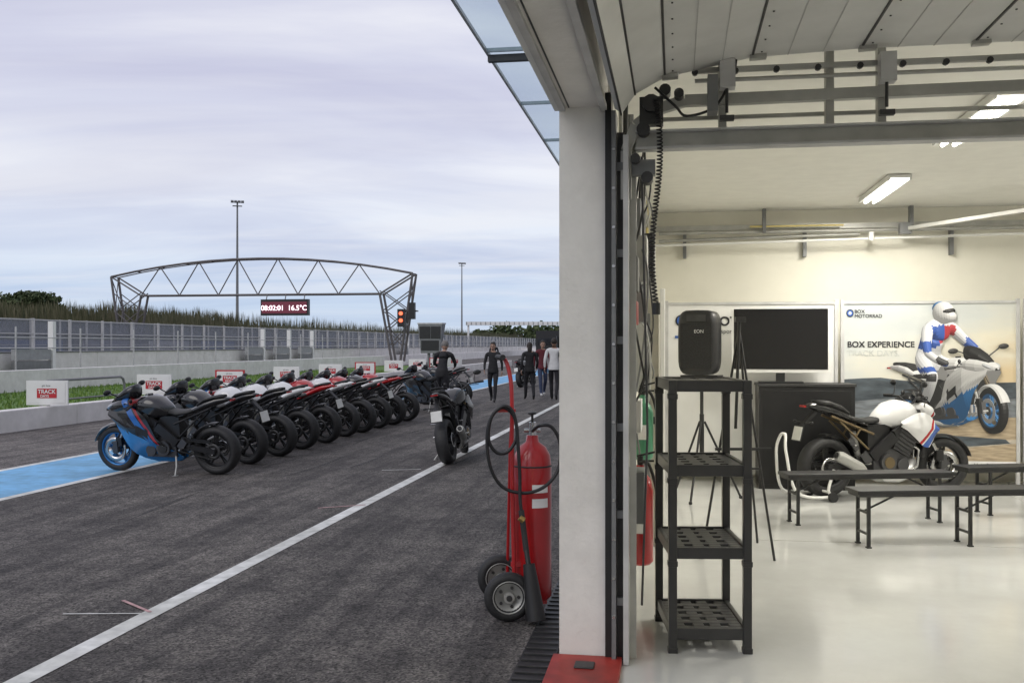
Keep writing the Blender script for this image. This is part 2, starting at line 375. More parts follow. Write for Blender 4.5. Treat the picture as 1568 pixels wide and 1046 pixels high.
for i in range(95):
    x=random.uniform(-70,75); d=random.uniform(300,380); hh=random.uniform(3,6.0)+(3 if -8<x<20 else 0); ww=random.uniform(4,9)
    for j in range(150):
        v=Vector((random.gauss(0,1),random.gauss(0,1),random.gauss(0,1))).normalized()*random.uniform(.6,1)
        p=Vector((x+v.x*ww*.6,d+v.y*ww*.5,hh*.55+v.z*hh*.5)); R=Vector((random.gauss(0,1),random.gauss(0,1),random.gauss(0,1))).normalized(); q=R.orthogonal().normalized()*.8; rr=R.cross(q)*.8
        b.add([p-q,p-rr,p+q,p+rr],[(0,1,2,3)],LEAF)
b.build('distant_trees')
HILL=mat('hill',(.07,.09,.08),.95,var=.2,scale=.02)
b=MB(); P=[]
for i in range(121):
    x=-900+i*15; h=9+7*noise.noise(Vector((i*.09,3,0)))+3*noise.noise(Vector((i*.35,7,0)))
    P+=[(x,900,0),(x,930,h*.7),(x,980,h)]
b.add(P,[(i*3+k,(i+1)*3+k,(i+1)*3+k+1,i*3+k+1) for i in range(120) for k in range(2)],HILL,True); b.build('hills')

# ---------------- gantry ----------------
GT=mat('gantry_steel',(.13,.12,.12),.5,.4)
def truss_gantry():
    b=MB(); tR,tL=-20.5,-46.4; N=12; S0,S1=76.5,77.6
    iR,iL=-23.2,-43.7
    for s in (S0,S1):
        tp=[(tR+(tL-tR)*k/N, 7.25+1.35*(1-(2*k/N-1)**2)) for k in range(N+1)]
        for k in range(N): b.cyl((tp[k][0],s,tp[k][1]),(tp[k+1][0],s,tp[k+1][1]),.09 if s==S0 else .05,GT,seg=8)
        b.cyl((iR,s,5.65),(iL,s,5.65),.085 if s==S0 else .05,GT,seg=8)
        nb=6; bot=[iR+(iL-iR)*i/nb for i in range(nb+1)]
        if s==S0:
            for i in range(nb):
                mid=(bot[i]+bot[i+1])/2; u=(mid-tR)/(tL-tR); zt=7.25+1.35*(1-(2*u-1)**2)
                b.cyl((bot[i],s,5.65),(mid,s,zt),.05,GT,seg=6); b.cyl((mid,s,zt),(bot[i+1],s,5.65),.05,GT,seg=6)
        for (o,i_,base) in ((tR,iR,-21.9),(tL,iL,-45.0)):
            sg=1 if o==tR else -1
            b.cyl((o,s,7.25),(base+sg*.35,s,0),.10,GT,seg=8); b.cyl((i_,s,5.65),(base-sg*.25,s,0),.10,GT,seg=8)
            b.cyl((o,s,7.25),(i_,s,5.65),.07,GT,seg=6)
            zz=[5.9,4.3,2.9,1.5]
            for q in range(3):
                def po(z): return o+(base+sg*.35-o)*(1-z/7.25)
                def pi(z): return i_+(base-sg*.25-i_)*(1-min(z,5.65)/5.65)
                b.cyl((po(zz[q]),s,zz[q]),(pi(zz[q+1]),s,zz[q+1]),.045,GT,seg=6)
                b.cyl((pi(zz[q]),s,zz[q]),(po(zz[q+1]),s,zz[q+1]),.045,GT,seg=6)
    for k in range(N+1):
        u=k/N; t=tR+(tL-tR)*u; z=7.25+1.35*(1-(2*u-1)**2); b.cyl((t,S0,z),(t,S1,z),.04,GT,seg=6)
    for i in range(13):
        t=iR+(iL-iR)*i/12; b.cyl((t,S0,5.65),(t,S1,5.65),.035,GT,seg=6)
    for o,base in ((tR,-21.55),(tL,-45.35)):
        for a,c in ((7.25,4.5),(4.5,2)):
            b.cyl((o+(base-o)*(1-a/7.25),S0,a),(o+(base-o)*(1-c/7.25),S1,c),.04,GT,seg=6)
            b.cyl((o+(base-o)*(1-a/7.25),S1,a),(o+(base-o)*(1-c/7.25),S0,c),.04,GT,seg=6)
    b.box(-22.5,-21.2,76.2,78,0,.25,CONC); b.box(-45.7,-44.3,76.2,78,0,.25,CONC)
    return b.build('truss_gantry',lane=True)
truss_gantry()
SGN=mat('led_display_dark',(.05,.012,.02),.4,emit=((.45,.06,.12),.22)); LED=mat('led_text',(1,.8,.85),.5,emit=((1,.80,.85),2.0))
b=MB(); b.box(-33.0,-29.0,76.0,76.45,3.95,5.25,BLACK); b.box(-32.9,-29.1,75.97,75.995,4.12,5.05,SGN); b.text('08:02:01  16.5°C',-31.02,75.96,4.36,.57,LED,'CENTER',.008)
for t in (-32.6,-31,-29.4): b.cyl((t,76.2,5.25),(t,76.4,5.65),.04,GT,seg=6)
b.build('timing_display',lane=True)
b=MB(); LR=mat('red_signal_lens',(1,.1,.05),.4,emit=((1,.14,.06),2.2))
b.box(-21.5,-20.9,75.6,75.9,3.0,4.4,BLACK); b.cyl((-21.2,75.6,4.05),(-21.2,75.5,4.05),.15,LR); b.cyl((-21.2,75.6,3.5),(-21.2,75.5,3.5),.15,LR)
b.box(-20.6,-20.1,75.6,75.95,3.6,4.9,BLACK); b.box(-20.9,-20.0,75.9,76.4,4.2,4.3,GT); b.cyl((-20.7,76,3.3),(-20.7,76,4.9),.06,GT)
b.build('traffic_light',lane=True)
def mast(x,y,h):
    b=MB(); b.cyl((0,0,0),(0,0,h-.2),.26,GSTEEL,.12,seg=10)
    b.box(-.9,.9,-.06,.06,h-.35,h-.25,GSTEEL); b.box(-.7,.7,-.4,.4,h-.9,h-.84,GSTEEL)
    for i in range(4): 
        b.beam((-.75+i*.5,-.1,h-.15),(-.75+i*.5,-.55,h-.35),.42,.28,GSTEEL)
    b.build('floodlight_mast',(x,y,0),(0,0,.3))
mast(-41.4,150,23.3); mast(-13.2,262,23.1)
b=MB(); 
b.box(-9.2,13.5,198,199,5.4,6.1,PWHITE)
for k in range(24): b.box(-9.1+k*.95,-9.0+k*.95,197.9,197.95,5.45,6.05,GSTEEL)
for x in (-8.7,13): b.cyl((x,198.5,0),(x,198.5,5.4),.2,PWHITE)
b.build('overhead_bridge')
b=MB()
b.T=Matrix.Rotation(math.radians(-15),4,'Z')
v=[(-.72,-.2,2.75),(.68,-.2,2.75),(.55,-.2,1.15),(-.55,-.2,1.15),(-.72,.4,2.75),(.68,.4,2.75),(.45,.3,1.15),(-.45,.3,1.15)]
b.add(v,[(0,3,2,1),(4,5,6,7),(0,1,5,4),(3,7,6,2),(0,4,7,3),(1,2,6,5)],GSTEEL); b.box(-.75,.71,-.23,.42,2.75,2.82,LSTEEL)
b.box(-.62,.0,-.225,-.203,1.95,2.62,BLACK); b.box(.04,.6,-.225,-.203,1.95,2.62,BLACK); b.box(-.52,.5,-.225,-.203,1.3,1.85,BLACK)
b.cyl((-.15,0,0),(-.15,0,1.2),.08,GSTEEL); b.cyl((.15,0,0),(.15,0,1.2),.08,GSTEEL); b.T=None
b.build('display_kiosk',(-4.45,55,0))
b=MB(); b.box(-1.6,1.6,0,8,.6,3.4,BLACK); b.box(-1.3,1.3,-1.8,-.1,.5,2.7,BLACK); b.box(-1.1,1.1,-1.84,-1.805,1.5,2.4,GLASSD)
for x in (-1.1,1.1):
    for y in (-1,3,6.5): b.cyl((x-.15,y,.45),(x+.15,y,.45),.45,RUB)
b.build('lorry',(4.7,130,0),(0,0,-TH))
b=MB()
for k in range(12): b.box(-14+k*2.6,-11.6+k*2.6,0,.3,0,1.0,CONC)
b.build('concrete_barrier',(-4,160,0))

# ---------------- building ----------------
FAC=-.6; INN=-.36
GLC=bpy.data.materials.new('canopy_glass'); GLC.use_nodes=True
nn=GLC.node_tree.nodes; ll=GLC.node_tree.links; pb=nn['Principled BSDF']; pb.inputs['Base Color'].default_value=(.60,.70,.75,1); pb.inputs['Roughness'].default_value=.2
tr=nn.new('ShaderNodeBsdfTransparent'); tr.inputs[0].default_value=(.76,.86,.90,1); ms=nn.new('ShaderNodeMixShader'); ms.inputs[0].default_value=.18
ll.new(tr.outputs[0],ms.inputs[1]); ll.new(pb.outputs[0],ms.inputs[2]); ll.new(ms.outputs[0],nn['Material Output'].inputs[0])
bl=bpy.data.objects.new('pit_building',None); sc.collection.objects.link(bl); bl.rotation_euler=(0,0,-TH)
b=MB()
b.box(FAC,INN,5.2,12.6,0,2.89,CONC2)
b.box(FAC,INN,-2.2,100,2.89,6.3,CONC2)
b.box(FAC,INN,-12,-2.2,0,6.3,CONC2)
for k in range(11):
    s=12.6+k*8; b.box(FAC,INN,s,s+.5,0,2.89,CONC2); b.box(FAC+.1,INN-.06,s+.5,s+7.5,0,2.89,DOORW); b.box(FAC,INN,s+7.5,s+8,0,2.89,CONC2)
o=b.build('facade_walls',parent=bl)
b=MB()
b.box(FAC+.003,FAC+.035,-2.2,5.18,2.868,2.888,LSTEEL); b.box(INN-.02,INN+.012,-2.2,5.198,2.86,2.888,LSTEEL)
b.box(FAC-.03,FAC-.002,-2.2,5.25,2.885,2.93,PWHITE); b.box(FAC+.05,FAC+.056,-2.2,5.18,2.882,2.888,DSTEEL)
b.build('lintel_trim',parent=bl)
b=MB()
b.box(INN,14,12.7,12.95,0,3.6,CREAM); b.box(13.8,14,-8,12.7,0,3.6,CREAM); b.box(INN,14,-8.2,-8,0,3.6,CREAM); b.box(INN+.002,INN+.02,5.45,12.7,0,3.29,CREAM)
b.build('interior_walls',parent=bl)
b=MB(); b.box(INN,14,-8,12.7,3.3,3.6,CEIL); b.build('ceiling',parent=bl)
b=MB(); b.box(FAC,14,-12,100,6.3,6.5,CONC2); b.box(13.8,14,-12,100,3.6,6.3,CONC2); b.build('roof_slab',parent=bl)
b=MB(); b.box(-.45,14,-8,12.7,-.05,.006,EPOXY)
b.build('garage_floor',parent=bl)
b=MB(); FJ=mat('floor_joint',(.36,.36,.34),.4)
for s in (3.2,8.6): b.box(-.3,13.7,s,s+.006,.0062,.0085,FJ)
for t in (3.6,): b.box(t,t+.006,-8,12.6,.0062,.0085,FJ)
b.build('floor_joints',parent=bl)
b=MB(); CJ=mat('canopy_joint',(.25,.30,.33),.5,.3)
for k in range(30):
    s=-2+k*3.3; b.poly([(-2.75,s+.02,6.0),(-2.75,s+3.28,6.0),(FAC-.01,s+3.28,6.0),(FAC-.01,s+.02,6.0)],GLC); b.box(-2.75,FAC-.01,s-.015,s+.015,5.97,6.03,CJ)
    if k%4==1: b.box(-2.75,FAC-.01,s+.05,s+.15,5.85,5.95,DSTEEL)
b.box(-2.79,-2.75,-2,97,5.98,6.03,STEEL)
b.build('glass_canopy',parent=bl)
GR=mat('drain_grate',(.03,.03,.032),.5,.5)
b=MB(); b.box(-.80,-.62,-5,100,-.05,.012,GR)
for k in range(160): 
    s=3+k*.1; b.box(-.79,-.63,s,s+.02,.0125,.02,DSTEEL)
b.build('drain_channel',lane=True)
KR=mat('red_kerb_paint',(.33,.03,.022),.5,var=.25,scale=8,dirt=.4)
b=MB(); b.box(-.63,-.27,4.2,5.18,0,.035,KR); b.box(-.5,-.4,4.95,5.05,.035,.045,DSTEEL); b.build('red_threshold',lane=True,bevel=.006)

def door():
    root=bpy.data.objects.new('sectional_garage_door',None); sc.collection.objects.link(root); root.rotation_euler=(0,0,-TH)
    b=MB()
    b.box(-.357,-.325,5.16,5.30,0.01,2.95,BLACK); b.box(-.322,-.300,5.13,5.30,0.01,2.85,GSTEEL)
    b.box(-.298,-.262,5.20,5.23,0.01,2.75,DSTEEL); b.box(-.262,-.235,5.12,5.26,0.01,2.72,LSTEEL); b.box(-.233,-.20,5.24,5.26,0.01,2.72,STEEL)
    for k in range(13): b.cyl((-.311,5.13,.25+k*.2),(-.311,5.122,.25+k*.2),.008,CHROME,seg=8)
    for k in range(6): b.box(-.298,-.264,5.17,5.199,.3+k*.45,.34+k*.45,GSTEEL)
    b.build('jamb_track',parent=root)
    prof=[(-.27,2.82),(-.20,2.92),(-.05,3.0),(.38,3.08)]+[(.38+.52*k,3.10) for k in range(1,7)]
    b=MB()
    for i in range(len(prof)-1):
        (t0,z0),(t1,z1)=prof[i],prof[i+1]; d=Vector((t1-t0,0,z1-z0)).normalized(); nrm=Vector((-d.z,0,d.x))
        a0=Vector((t0,0,z0))+d*.006; a1=Vector((t1,0,z1))-d*.006; v=[]
        for s in (-2.1,5.1):
            for p in (a0,a1,a1+nrm*.045,a0+nrm*.045): v.append((p.x,s,p.z))
        b.add(v,[(0,1,2,3),(7,6,5,4),(0,4,5,1),(1,5,6,2),(2,6,7,3),(3,7,4,0)],DOORW)
        if i>=2:
            for fr in (.33,.66):
                p=a0+(a1-a0)*fr-nrm*.001; b.beam((p.x,-2.1,p.z),(p.x,5.1,p.z),.004,.003,DOORL)
            for s in (5.06,3.4,1.7,0): 
                b.beam((a0.x-d.x*0.02,s,a0.z-.012),(a0.x+.06,s,a0.z-.008),.05,.02,STEEL)
            for q in range(24):
                p=a0+d*.03; b.box(p.x,p.x+.008,.4+q*.2,.408+q*.2,p.z-.004,p.z+.0,DSTEEL)
        b.beam((t0,-2.1,z0-.002),(t0,5.1,z0-.002),.010,.008,DSTEEL)
    b.build('door_leaf',parent=root)
    b=MB(); b.box(1.47,1.86,3.5,4.45,3.078,3.097,BLACK); b.box(1.51,1.82,3.56,4.39,3.070,3.079,mat('acrylic_window',(.35,.27,.15),.3)); b.build('door_window',parent=root,bevel=.01)
    b=MB()
    pts=[(-.25,5.2,2.4),(-.25,5.2,2.65),(-.2,5.2,2.78),(-.1,5.2,2.86),(.05,5.2,2.9),(.3,5.2,2.9),(5.2,5.2,2.93)]
    for i in range(len(pts)-1): b.beam(pts[i],pts[i+1],.05,.055,STEEL)
    b.beam((-.2,5.22,2.70),(6,5.22,2.70),.05,.085,STEEL); b.beam((-.2,5.19,2.655),(6,5.19,2.655),.09,.012,LSTEEL); b.beam((-.2,5.19,2.742),(6,5.19,2.742),.09,.01,LSTEEL)
    b.beam((-.1,5.3,2.83),(6,5.3,2.83),.02,.02,STEEL); b.beam((.1,5.12,3.03),(6,5.12,3.03),.03,.025,STEEL)
    b.cyl((.1,5.16,2.99),(6,5.16,2.99),.011,STEEL)
    for t in (.22,.75,1.0,1.72,2.6): b.box(t,t+.04,5.2,5.26,2.75,3.29,STEEL)
    for t in (.22,.98,1.7): 
        b.box(t,t+.075,5.02,5.10,2.92,3.06,LSTEEL); b.cyl((t+.035,5.06,3.0),(t+.035,5.06,2.8),.008,DSTEEL,seg=6); b.box(t+.0,t+.07,5.04,5.08,2.76,2.785,DSTEEL)
    for k in range(16): b.cyl((.1+k*.2,5.125,3.02),(.1+k*.2,5.10,3.02),.016,DSTEEL,seg=8)
    for (x,y,z,r) in ((-.12,5.12,2.88,.045),(-.05,5.14,2.95,.03),(-.2,5.12,2.6,.025),(-.16,5.13,2.75,.035),(.02,5.1,2.92,.025),(-.14,5.11,2.5,.03)): b.cyl((x,y,z),(x,y+.1,z),r,DSTEEL)
    b.box(-.18,-.06,5.16,5.24,2.78,2.92,DSTEEL); b.box(-.22,-.1,5.17,5.23,2.52,2.6,GSTEEL); b.box(.16,.21,5.0,5.12,2.80,2.98,GSTEEL)
    b.spline([(-.1,5.1,2.95),(.0,5.08,2.85),(.06,5.1,2.8),(.2,5.08,2.84),(.28,5.06,2.98),(.3,5.05,3.06)],.007,BLACK)
    b.build('door_hardware',parent=root)
    b=MB(); P=[]
    for i in range(560):
        a=i*.62; z=2.9-1.04*i/560; P.append((-.095+.013*math.cos(a)+.02*math.sin(i*.011),5.12+.013*math.sin(a),z))
    b.tube(P,.0045,BLACK,seg=5); b.cyl((-.095,5.12,1.86),(-.095,5.12,1.80),.022,BLACK); b.tube([(-.17,5.2,2.62),(-.14,5.17,1.2),(-.17,5.2,.3)],.006,DSTEEL)
    b.build('coiled_cord',parent=root)
door()

b=MB()
YEL=mat('yellow_cable',(.6,.5,.2),.5)
for i,(s,z0,z1) in enumerate(((5.8,.6,3.2),(6.3,1.2,3.2),(7.0,.9,3.25),(7.7,1.0,3.2),(8.1,1.4,3.2),(9.1,1.9,3.2),(10.3,1.0,3.2),(11.2,.9,3.25))):
    b.cyl((-.31,s,z0),(-.31,s,z1),.014+.006*(i%3),[STEEL,BLACK,GSTEEL,YEL][i%4],seg=8)
for i,(s,z,h,m) in enumerate(((5.9,1.5,.24,GSTEEL),(6.35,1.2,.2,PWHITE),(6.6,2.2,.3,STEEL),(7.2,2.5,.35,GSTEEL),(7.5,1.55,.5,STEEL),(8.3,2.35,.4,BLACK),(6.2,2.55,.25,BLACK),(7.0,1.9,.2,GSTEEL),(9.3,2.3,.5,STEEL),(6.5,1.85,.15,REDP),(5.8,2.05,.2,BLACK),(6.0,.75,.3,GSTEEL))):
    b.box(-.338,-.338+.10+.03*(i%3),s-.14,s+.14,z-h/2,z+h/2,m)
for k in range(7):
    P=[]
    for i in range(30):
        u=i/29; P.append((-.22+.05*math.sin(u*9+k*2),5.7+k*.42+.15*math.sin(u*6+k),2.9-u*(1.6+.3*(k%3))+.08*math.sin(u*14+k)))
    b.tube(P,.008,[BLACK,DSTEEL,GSTEEL,STEEL][k%4],seg=5)
b.build('wall_mounted_services',lane=True,bevel=.004)
CAB=mat('beige_cabinet',(.45,.43,.37),.5,dirt=.1)
b=MB(); b.box(-.30,-.13,8.2,8.75,0.01,2.02,CAB); b.box(-.29,-.2,8.185,8.199,.3,1.9,GSTEEL); b.box(-.12,-.08,8.15,8.2,0.01,2.1,PWHITE); b.box(-.27,-.14,8.17,8.184,1.0,1.06,DSTEEL)
b.build('storage_cabinet',lane=True,bevel=.006)
def extinguisher(name,t,s,z,h,r,m):
    b=MB()
    b.revolve([(0.001,0),(r*.8,0),(r,.02),(r,h*.8),(r*.8,h*.92),(r*.35,h),(r*.3,h+.04),(.001,h+.05)],(0,0,0),m,24,closedp=False,axis='z')
    b.cyl((0,0,h+.03),(0,0,h+.1),.02,BLACK); b.beam((-.02,0,h+.1),(.1,0,h+.13),.02,.012,BLACK); b.beam((-.02,0,h+.07),(.09,0,h+.07),.02,.012,BLACK)
    b.spline([(0,-.02,h+.06),(.06,-.06,h+.05),(r+.03,-.02,h*.7),(r+.02,0,h*.25)],.011,BLACK)
    b.revolve([(r+.002,h*.35),(r+.002,h*.6)],(0,0,0),PWHITE,12,a0=-2.4,a1=-1.2,closedp=False,axis='z')
    b.box(-r-.05,-r-.0,-.03,.03,h*.5,h*.8,GSTEEL)
    p=L(t,s,z); b.build(name,p,(0,0,-TH))
GRN=mat('green_bottle',(.07,.27,.15),.4)
extinguisher('gas_bottle',-.22,6.9,.86,.40,.072,GRN)
extinguisher('fire_extinguisher',-.225,6.55,.22,.60,.085,REDP)

LT=mat('fluorescent_tube',(1,1,.95),.5,emit=((1,.96,.86),14))
for j,t in enumerate((2.15,7.5)):
    for k,s in enumerate((10.9,7.65,4.4,1.15,-3.1) if j==0 else (10,4,-2)):
        b=MB(); b.box(-.09,.09,-.78,.78,-.03,0,PWHITE); b.box(-.11,-.09,-.78,.78,-.05,0,PWHITE); b.box(.09,.11,-.78,.78,-.05,0,PWHITE)
        for q in (-.045,.045): b.cyl((q,-.74,-.055),(q,.74,-.055),.016,LT,seg=8)
        o=b.build('ceiling_lamp',L(t,s,3.29),(0,0,-TH))
        la=bpy.data.lights.new('lamp_light','AREA'); la.shape='RECTANGLE'; la.size=.2; la.size_y=1.5; la.energy=90 if j==0 else 160; la.color=(1,.955,.86)
        lo=bpy.data.objects.new('light',la); sc.collection.objects.link(lo); lo.parent=o; lo.location=(0,0,-.085)
b=MB()
b.cyl((-.2,12.5,3.02),(13,12.5,3.02),.022,STEEL); b.cyl((-.2,12.55,2.93),(2.2,12.55,2.98),.02,STEEL); b.cyl((-.3,12.4,2.86),(13,12.4,3.1),.016,PWHITE)
b.box(-.3,13,12.6,12.68,3.06,3.12,STEEL)
for t in (.1,1.55,3.25,5): b.box(t,t+.04,12.6,12.69,2.72,3.06,GSTEEL); b.box(t-.5,t-.46,12.4,12.5,3.0,3.29,GSTEEL)
b.beam((2.7,12.2,3.0),(5.5,9.0,3.15),.06,.04,STEEL); b.box(2.62,2.75,12.3,12.42,2.95,3.08,GSTEEL); b.box(3.4,3.44,9.6,9.64,3.05,3.29,STEEL)
b.cyl((2.3,12.35,2.98),(2.3,12.35,2.88),.03,PWHITE); b.cyl((-.3,9.5,3.1),(-.3,12.4,2.86),.018,STEEL)
b.cyl((.9,12.45,3.08),(2.0,12.45,3.08),.012,YEL)
b.build('ceiling_pipework',lane=True)

b=MB(); b.box(-.525,.525,-.3,.25,0.006,1.17,BLACK); b.box(-.54,.54,-.32,.27,1.17,1.2,DSTEEL); b.box(-.49,.49,-.305,-.301,.06,1.12,mat('matte_black_panel',(.01,.01,.011),.35)); b.build('counter',(3.38,11.55,0),(0,0,-TH),bevel=.005)
b=MB(); b.box(-.55,.55,-.03,.03,-.375,.375,PWHITE); b.box(-.525,.525,-.036,-.031,-.335,.36,GLASSD); b.box(-.05,.05,-.02,.02,-.48,-.36,BLACK); b.box(-.25,.25,-.12,.12,-.49,-.475,BLACK)
b.build('television',(3.1,11.5,1.695),(0,0,-TH-.03),bevel=.004)
sp_=MB(); sp_.T=Matrix.Translation((0,0,1.66))@Matrix.Rotation(math.radians(90),4,'Z')
sp_.loft([(-.22,.17,-.31,.31),(-.20,.20,-.34,.34),(.05,.20,-.34,.34),(.18,.11,-.30,.30)],BLACK,n=24,e=.4)
sp_.T=Matrix.Translation((0,-.222,1.66))
sp_.box(-.165,.165,-.01,0.0,-.27,.20,mat('speaker_grille',(.022,.022,.023),.7,.3,var=.5,scale=90)); sp_.box(-.1,.1,-.012,0,.22,.29,DSTEEL)
sp_.text('EON',-.02,-.016,.1,.05,PWHITE)
sp_.T=None
sp_.cyl((0,0,.55),(0,0,1.35),.018,DSTEEL); sp_.cyl((0,0,.3),(0,0,.9),.024,BLACK); sp_.box(-.2,.2,-.12,.12,1.28,1.315,BLACK)
for a in (.5,2.6,4.7):
    f=(.42*math.cos(a),.42*math.sin(a),.015); sp_.cyl((.03*math.cos(a),.03*math.sin(a),.82),f,.012,BLACK); sp_.cyl((0,0,.4),(.25*math.cos(a),.25*math.sin(a),.36),.008,BLACK); sp_.ell(f,(.02,.02,.02),BLACK)
sp_.build('loudspeaker',(2.02,10.6,0.006),(0,0,-.45))
b=MB(); 
for f in ((1.99,7.55,.01),(2.03,8.24,.01),(1.45,7.62,.01)): b.cyl((1.76,7.72,1.76),f,.010,BLACK,seg=8)
b.beam((1.55,7.6,.85),(1.98,7.6,.85),.02,.02,BLACK); b.cyl((1.72,7.66,1.0),(1.76,7.7,1.85),.012,BLACK); b.box(1.72,1.80,7.66,7.7,1.82,1.86,BLACK); b.cyl((1.6,7.62,.7),(1.9,7.6,.7),.008,BLACK)
b.build('easel')

b=MB(); SH=mat('black_resin',(.022,.022,.023),.36,var=.15)
x0,x1,y0,y1=0,.44,0,.66
for i,z in enumerate((.13,.56,1.0,1.45)):
    b.box(x0+.01,x1-.01,y0+.01,y0+.035,z-.06,z,SH); b.box(x0+.01,x1-.01,y1-.035,y1-.01,z-.06,z,SH); b.box(x0+.01,x0+.035,y0+.035,y1-.035,z-.06,z,SH); b.box(x1-.035,x1-.01,y0+.035,y1-.035,z-.06,z,SH)
    for k in range(5):
        ya=.035+.59*k/5; yb=.035+.59*(k+1)/5
        b.box(.035,.405,ya,ya+.06,z-.025,z-.008,SH)
        for (a,c) in ((.035,.10),(.145,.205),(.235,.295),(.34,.405)): b.box(a,c,ya+.06,yb,z-.025,z-.008,SH)
for x in (x0+.022,x1-.022):
    for y in (y0+.022,y1-.022):
        b.box(x-.022,x+.022,y-.022,y+.022,.0,1.45,SH)
        for z in (.0,.46,.90,1.35): b.box(x-.026,x+.026,y-.026,y+.026,z,z+.03,SH)
b.build('plastic_shelving_unit',(.835,5.30,.006),(0,0,-.03),bevel=.004)

def bench(x,y,rz,length=2.2,legs=(.15,2.05)):
    b=MB(); b.box(0,length,0,.27,.435,.465,BLACK); b.box(0.02,length-.02,.02,.25,.41,.434,DSTEEL)
    for t in legs:
        for yy in (.03,.24):
            b.box(t-.014,t+.014,yy-.012,yy+.012,0,.41,BLACK); b.box(t-.02,t+.02,yy-.02,yy+.02,0,.012,RUB)
        b.box(t-.01,t+.01,.04,.23,.10,.12,BLACK); b.box(t-.01,t+.01,.04,.23,.27,.29,BLACK)
        sg=1 if t<length/2 else -1
        b.beam((t,.135,.28),(t+sg*.3,.135,.42),.015,.015,BLACK)
    b.build('bench',(x,y,.006),(0,0,rz),bevel=.003)
bench(2.5,9.0,.10,1.6,(.1,1.45)); bench(2.78,8.0,.07,2.2,(.1,.95,2.1)); bench(4.35,9.5,.14,2.0,(.25,1.85))

# ---------------- wheeled extinguisher ----------------
b=MB()
r=.118; cx,cy=.125,6.13
b.revolve([(.001,.07),(r*.7,.07),(r,.11),(r,.90),(r*.93,.97),(r*.7,1.02),(.04,1.05),(.035,1.09),(.001,1.09)],(cx,cy,0),REDP,32,closedp=False,axis='z')
b.cyl((cx,cy,1.08),(cx,cy,1.17),.025,CHROME); b.cyl((cx-.05,cy,1.12),(cx+.05,cy,1.12),.012,CHROME); b.cyl((cx,cy,1.17),(cx,cy,1.22),.008,BLACK); b.ell((cx,cy,1.225),(.03,.03,.01),BLACK); b.revolve([(r+.0005,.9),(r+.006,.905),(r+.0005,.91)],(cx,cy,0),DSTEEL,28,closedp=False,axis='z')
b.revolve([(r+.002,.75),(r+.002,.80)],(cx,cy,0),PWHITE,10,a0=-1.6,a1=-.7,closedp=False,axis='z'); b.revolve([(r+.002,.66),(r+.002,.715)],(cx,cy,0),PWHITE,10,a0=-1.6,a1=-.7,closedp=False,axis='z')
def wheel_s(c,r_,ax):
    q=Vector(ax).normalized(); R=q.to_track_quat('Y','Z').to_matrix().to_4x4(); b.T=Matrix.Translation(c)@R
    b.revolve([(r_-.035+.035*math.cos(a*.785),.035*math.sin(a*.785)) for a in range(8)],(0,0,0),RUB,32)
    b.revolve([(.03,-.01),(r_-.065,-.012),(r_-.055,-.03),(r_-.05,-.03),(r_-.05,.03),(.03,.01)],(0,0,0),mat('wheel_rim_grey',(.4,.4,.38),.4,.5),28); b.cyl((0,-.04,0),(0,.04,0),.032,STEEL); b.cyl((0,-.05,0),(0,-.04,0),.018,DSTEEL)
    for k in range(5):
        a=k*1.257; b.cyl((.058*math.cos(a),-.016,.058*math.sin(a)),(.058*math.cos(a),-.008,.058*math.sin(a)),.010,DSTEEL,seg=8)
    b.T=None
wheel_s((-.02,5.93,.148),.148,(-.1,1,0)); wheel_s((-.075,6.42,.148),.148,(-.1,1,0)); b.cyl((-.02,5.93,.148),(-.075,6.42,.148),.014,DSTEEL)
b.spline([(.02,6.0,.1),(0.012,6.02,.3),(0,6.03,.9),(-.0,6.03,1.3),(-.012,6.04,1.46),(-.04,6.06,1.55),(-.075,6.10,1.57)],.013,REDP); b.tube([(-.03,6.42,.14),(-.01,6.3,1.0),(-.0,6.15,1.2),(-.0,6.05,1.26)],.011,REDP); b.cyl((-.055,6.0,1.57),(-.09,6.2,1.57),.017,RUB)
b.beam((-.0,6.02,.32),(.1,6.08,.32),.03,.03,REDP); b.beam((.03,6.0,.085),(.2,6.08,.085),.06,.02,REDP); b.beam((-.09,6.0,1.25),(.02,6.02,1.25),.02,.02,REDP)
b.spline([(cx,cy-.04,1.12),(.17,6.0,1.16),(.24,6.0,1.15),(.29,6.0,1.05),(.28,6.0,.90),(.2,5.97,.80),(.08,5.96,.76),(-.05,5.97,.79),(-.125,5.97,.90),(-.15,5.97,1.06),(-.13,5.97,1.20),(-.06,5.97,1.27),(.01,5.97,1.22),(.03,5.97,1.10),(-.02,5.97,1.01),(-.09,5.97,1.00),(-.14,5.96,1.08),(-.12,5.95,1.22),(-.04,5.95,1.28),(.02,5.95,1.20),(.045,5.95,.9),(.05,5.94,.7),(.08,5.93,.5)],.011,BLACK)
b.cyl((.055,5.94,.66),(.085,5.93,.42),.018,DSTEEL); b.cyl((.085,5.93,.43),(.10,5.9,.33),.016,BLACK); b.cyl((.10,5.9,.35),(.14,5.86,.03),.035,BLACK,.06,seg=16); b.cyl((.045,5.93,.62),(.07,5.93,.60),.02,mat('brass',(.4,.28,.1),.35,.8))
b.build('wheeled_fire_extinguisher')

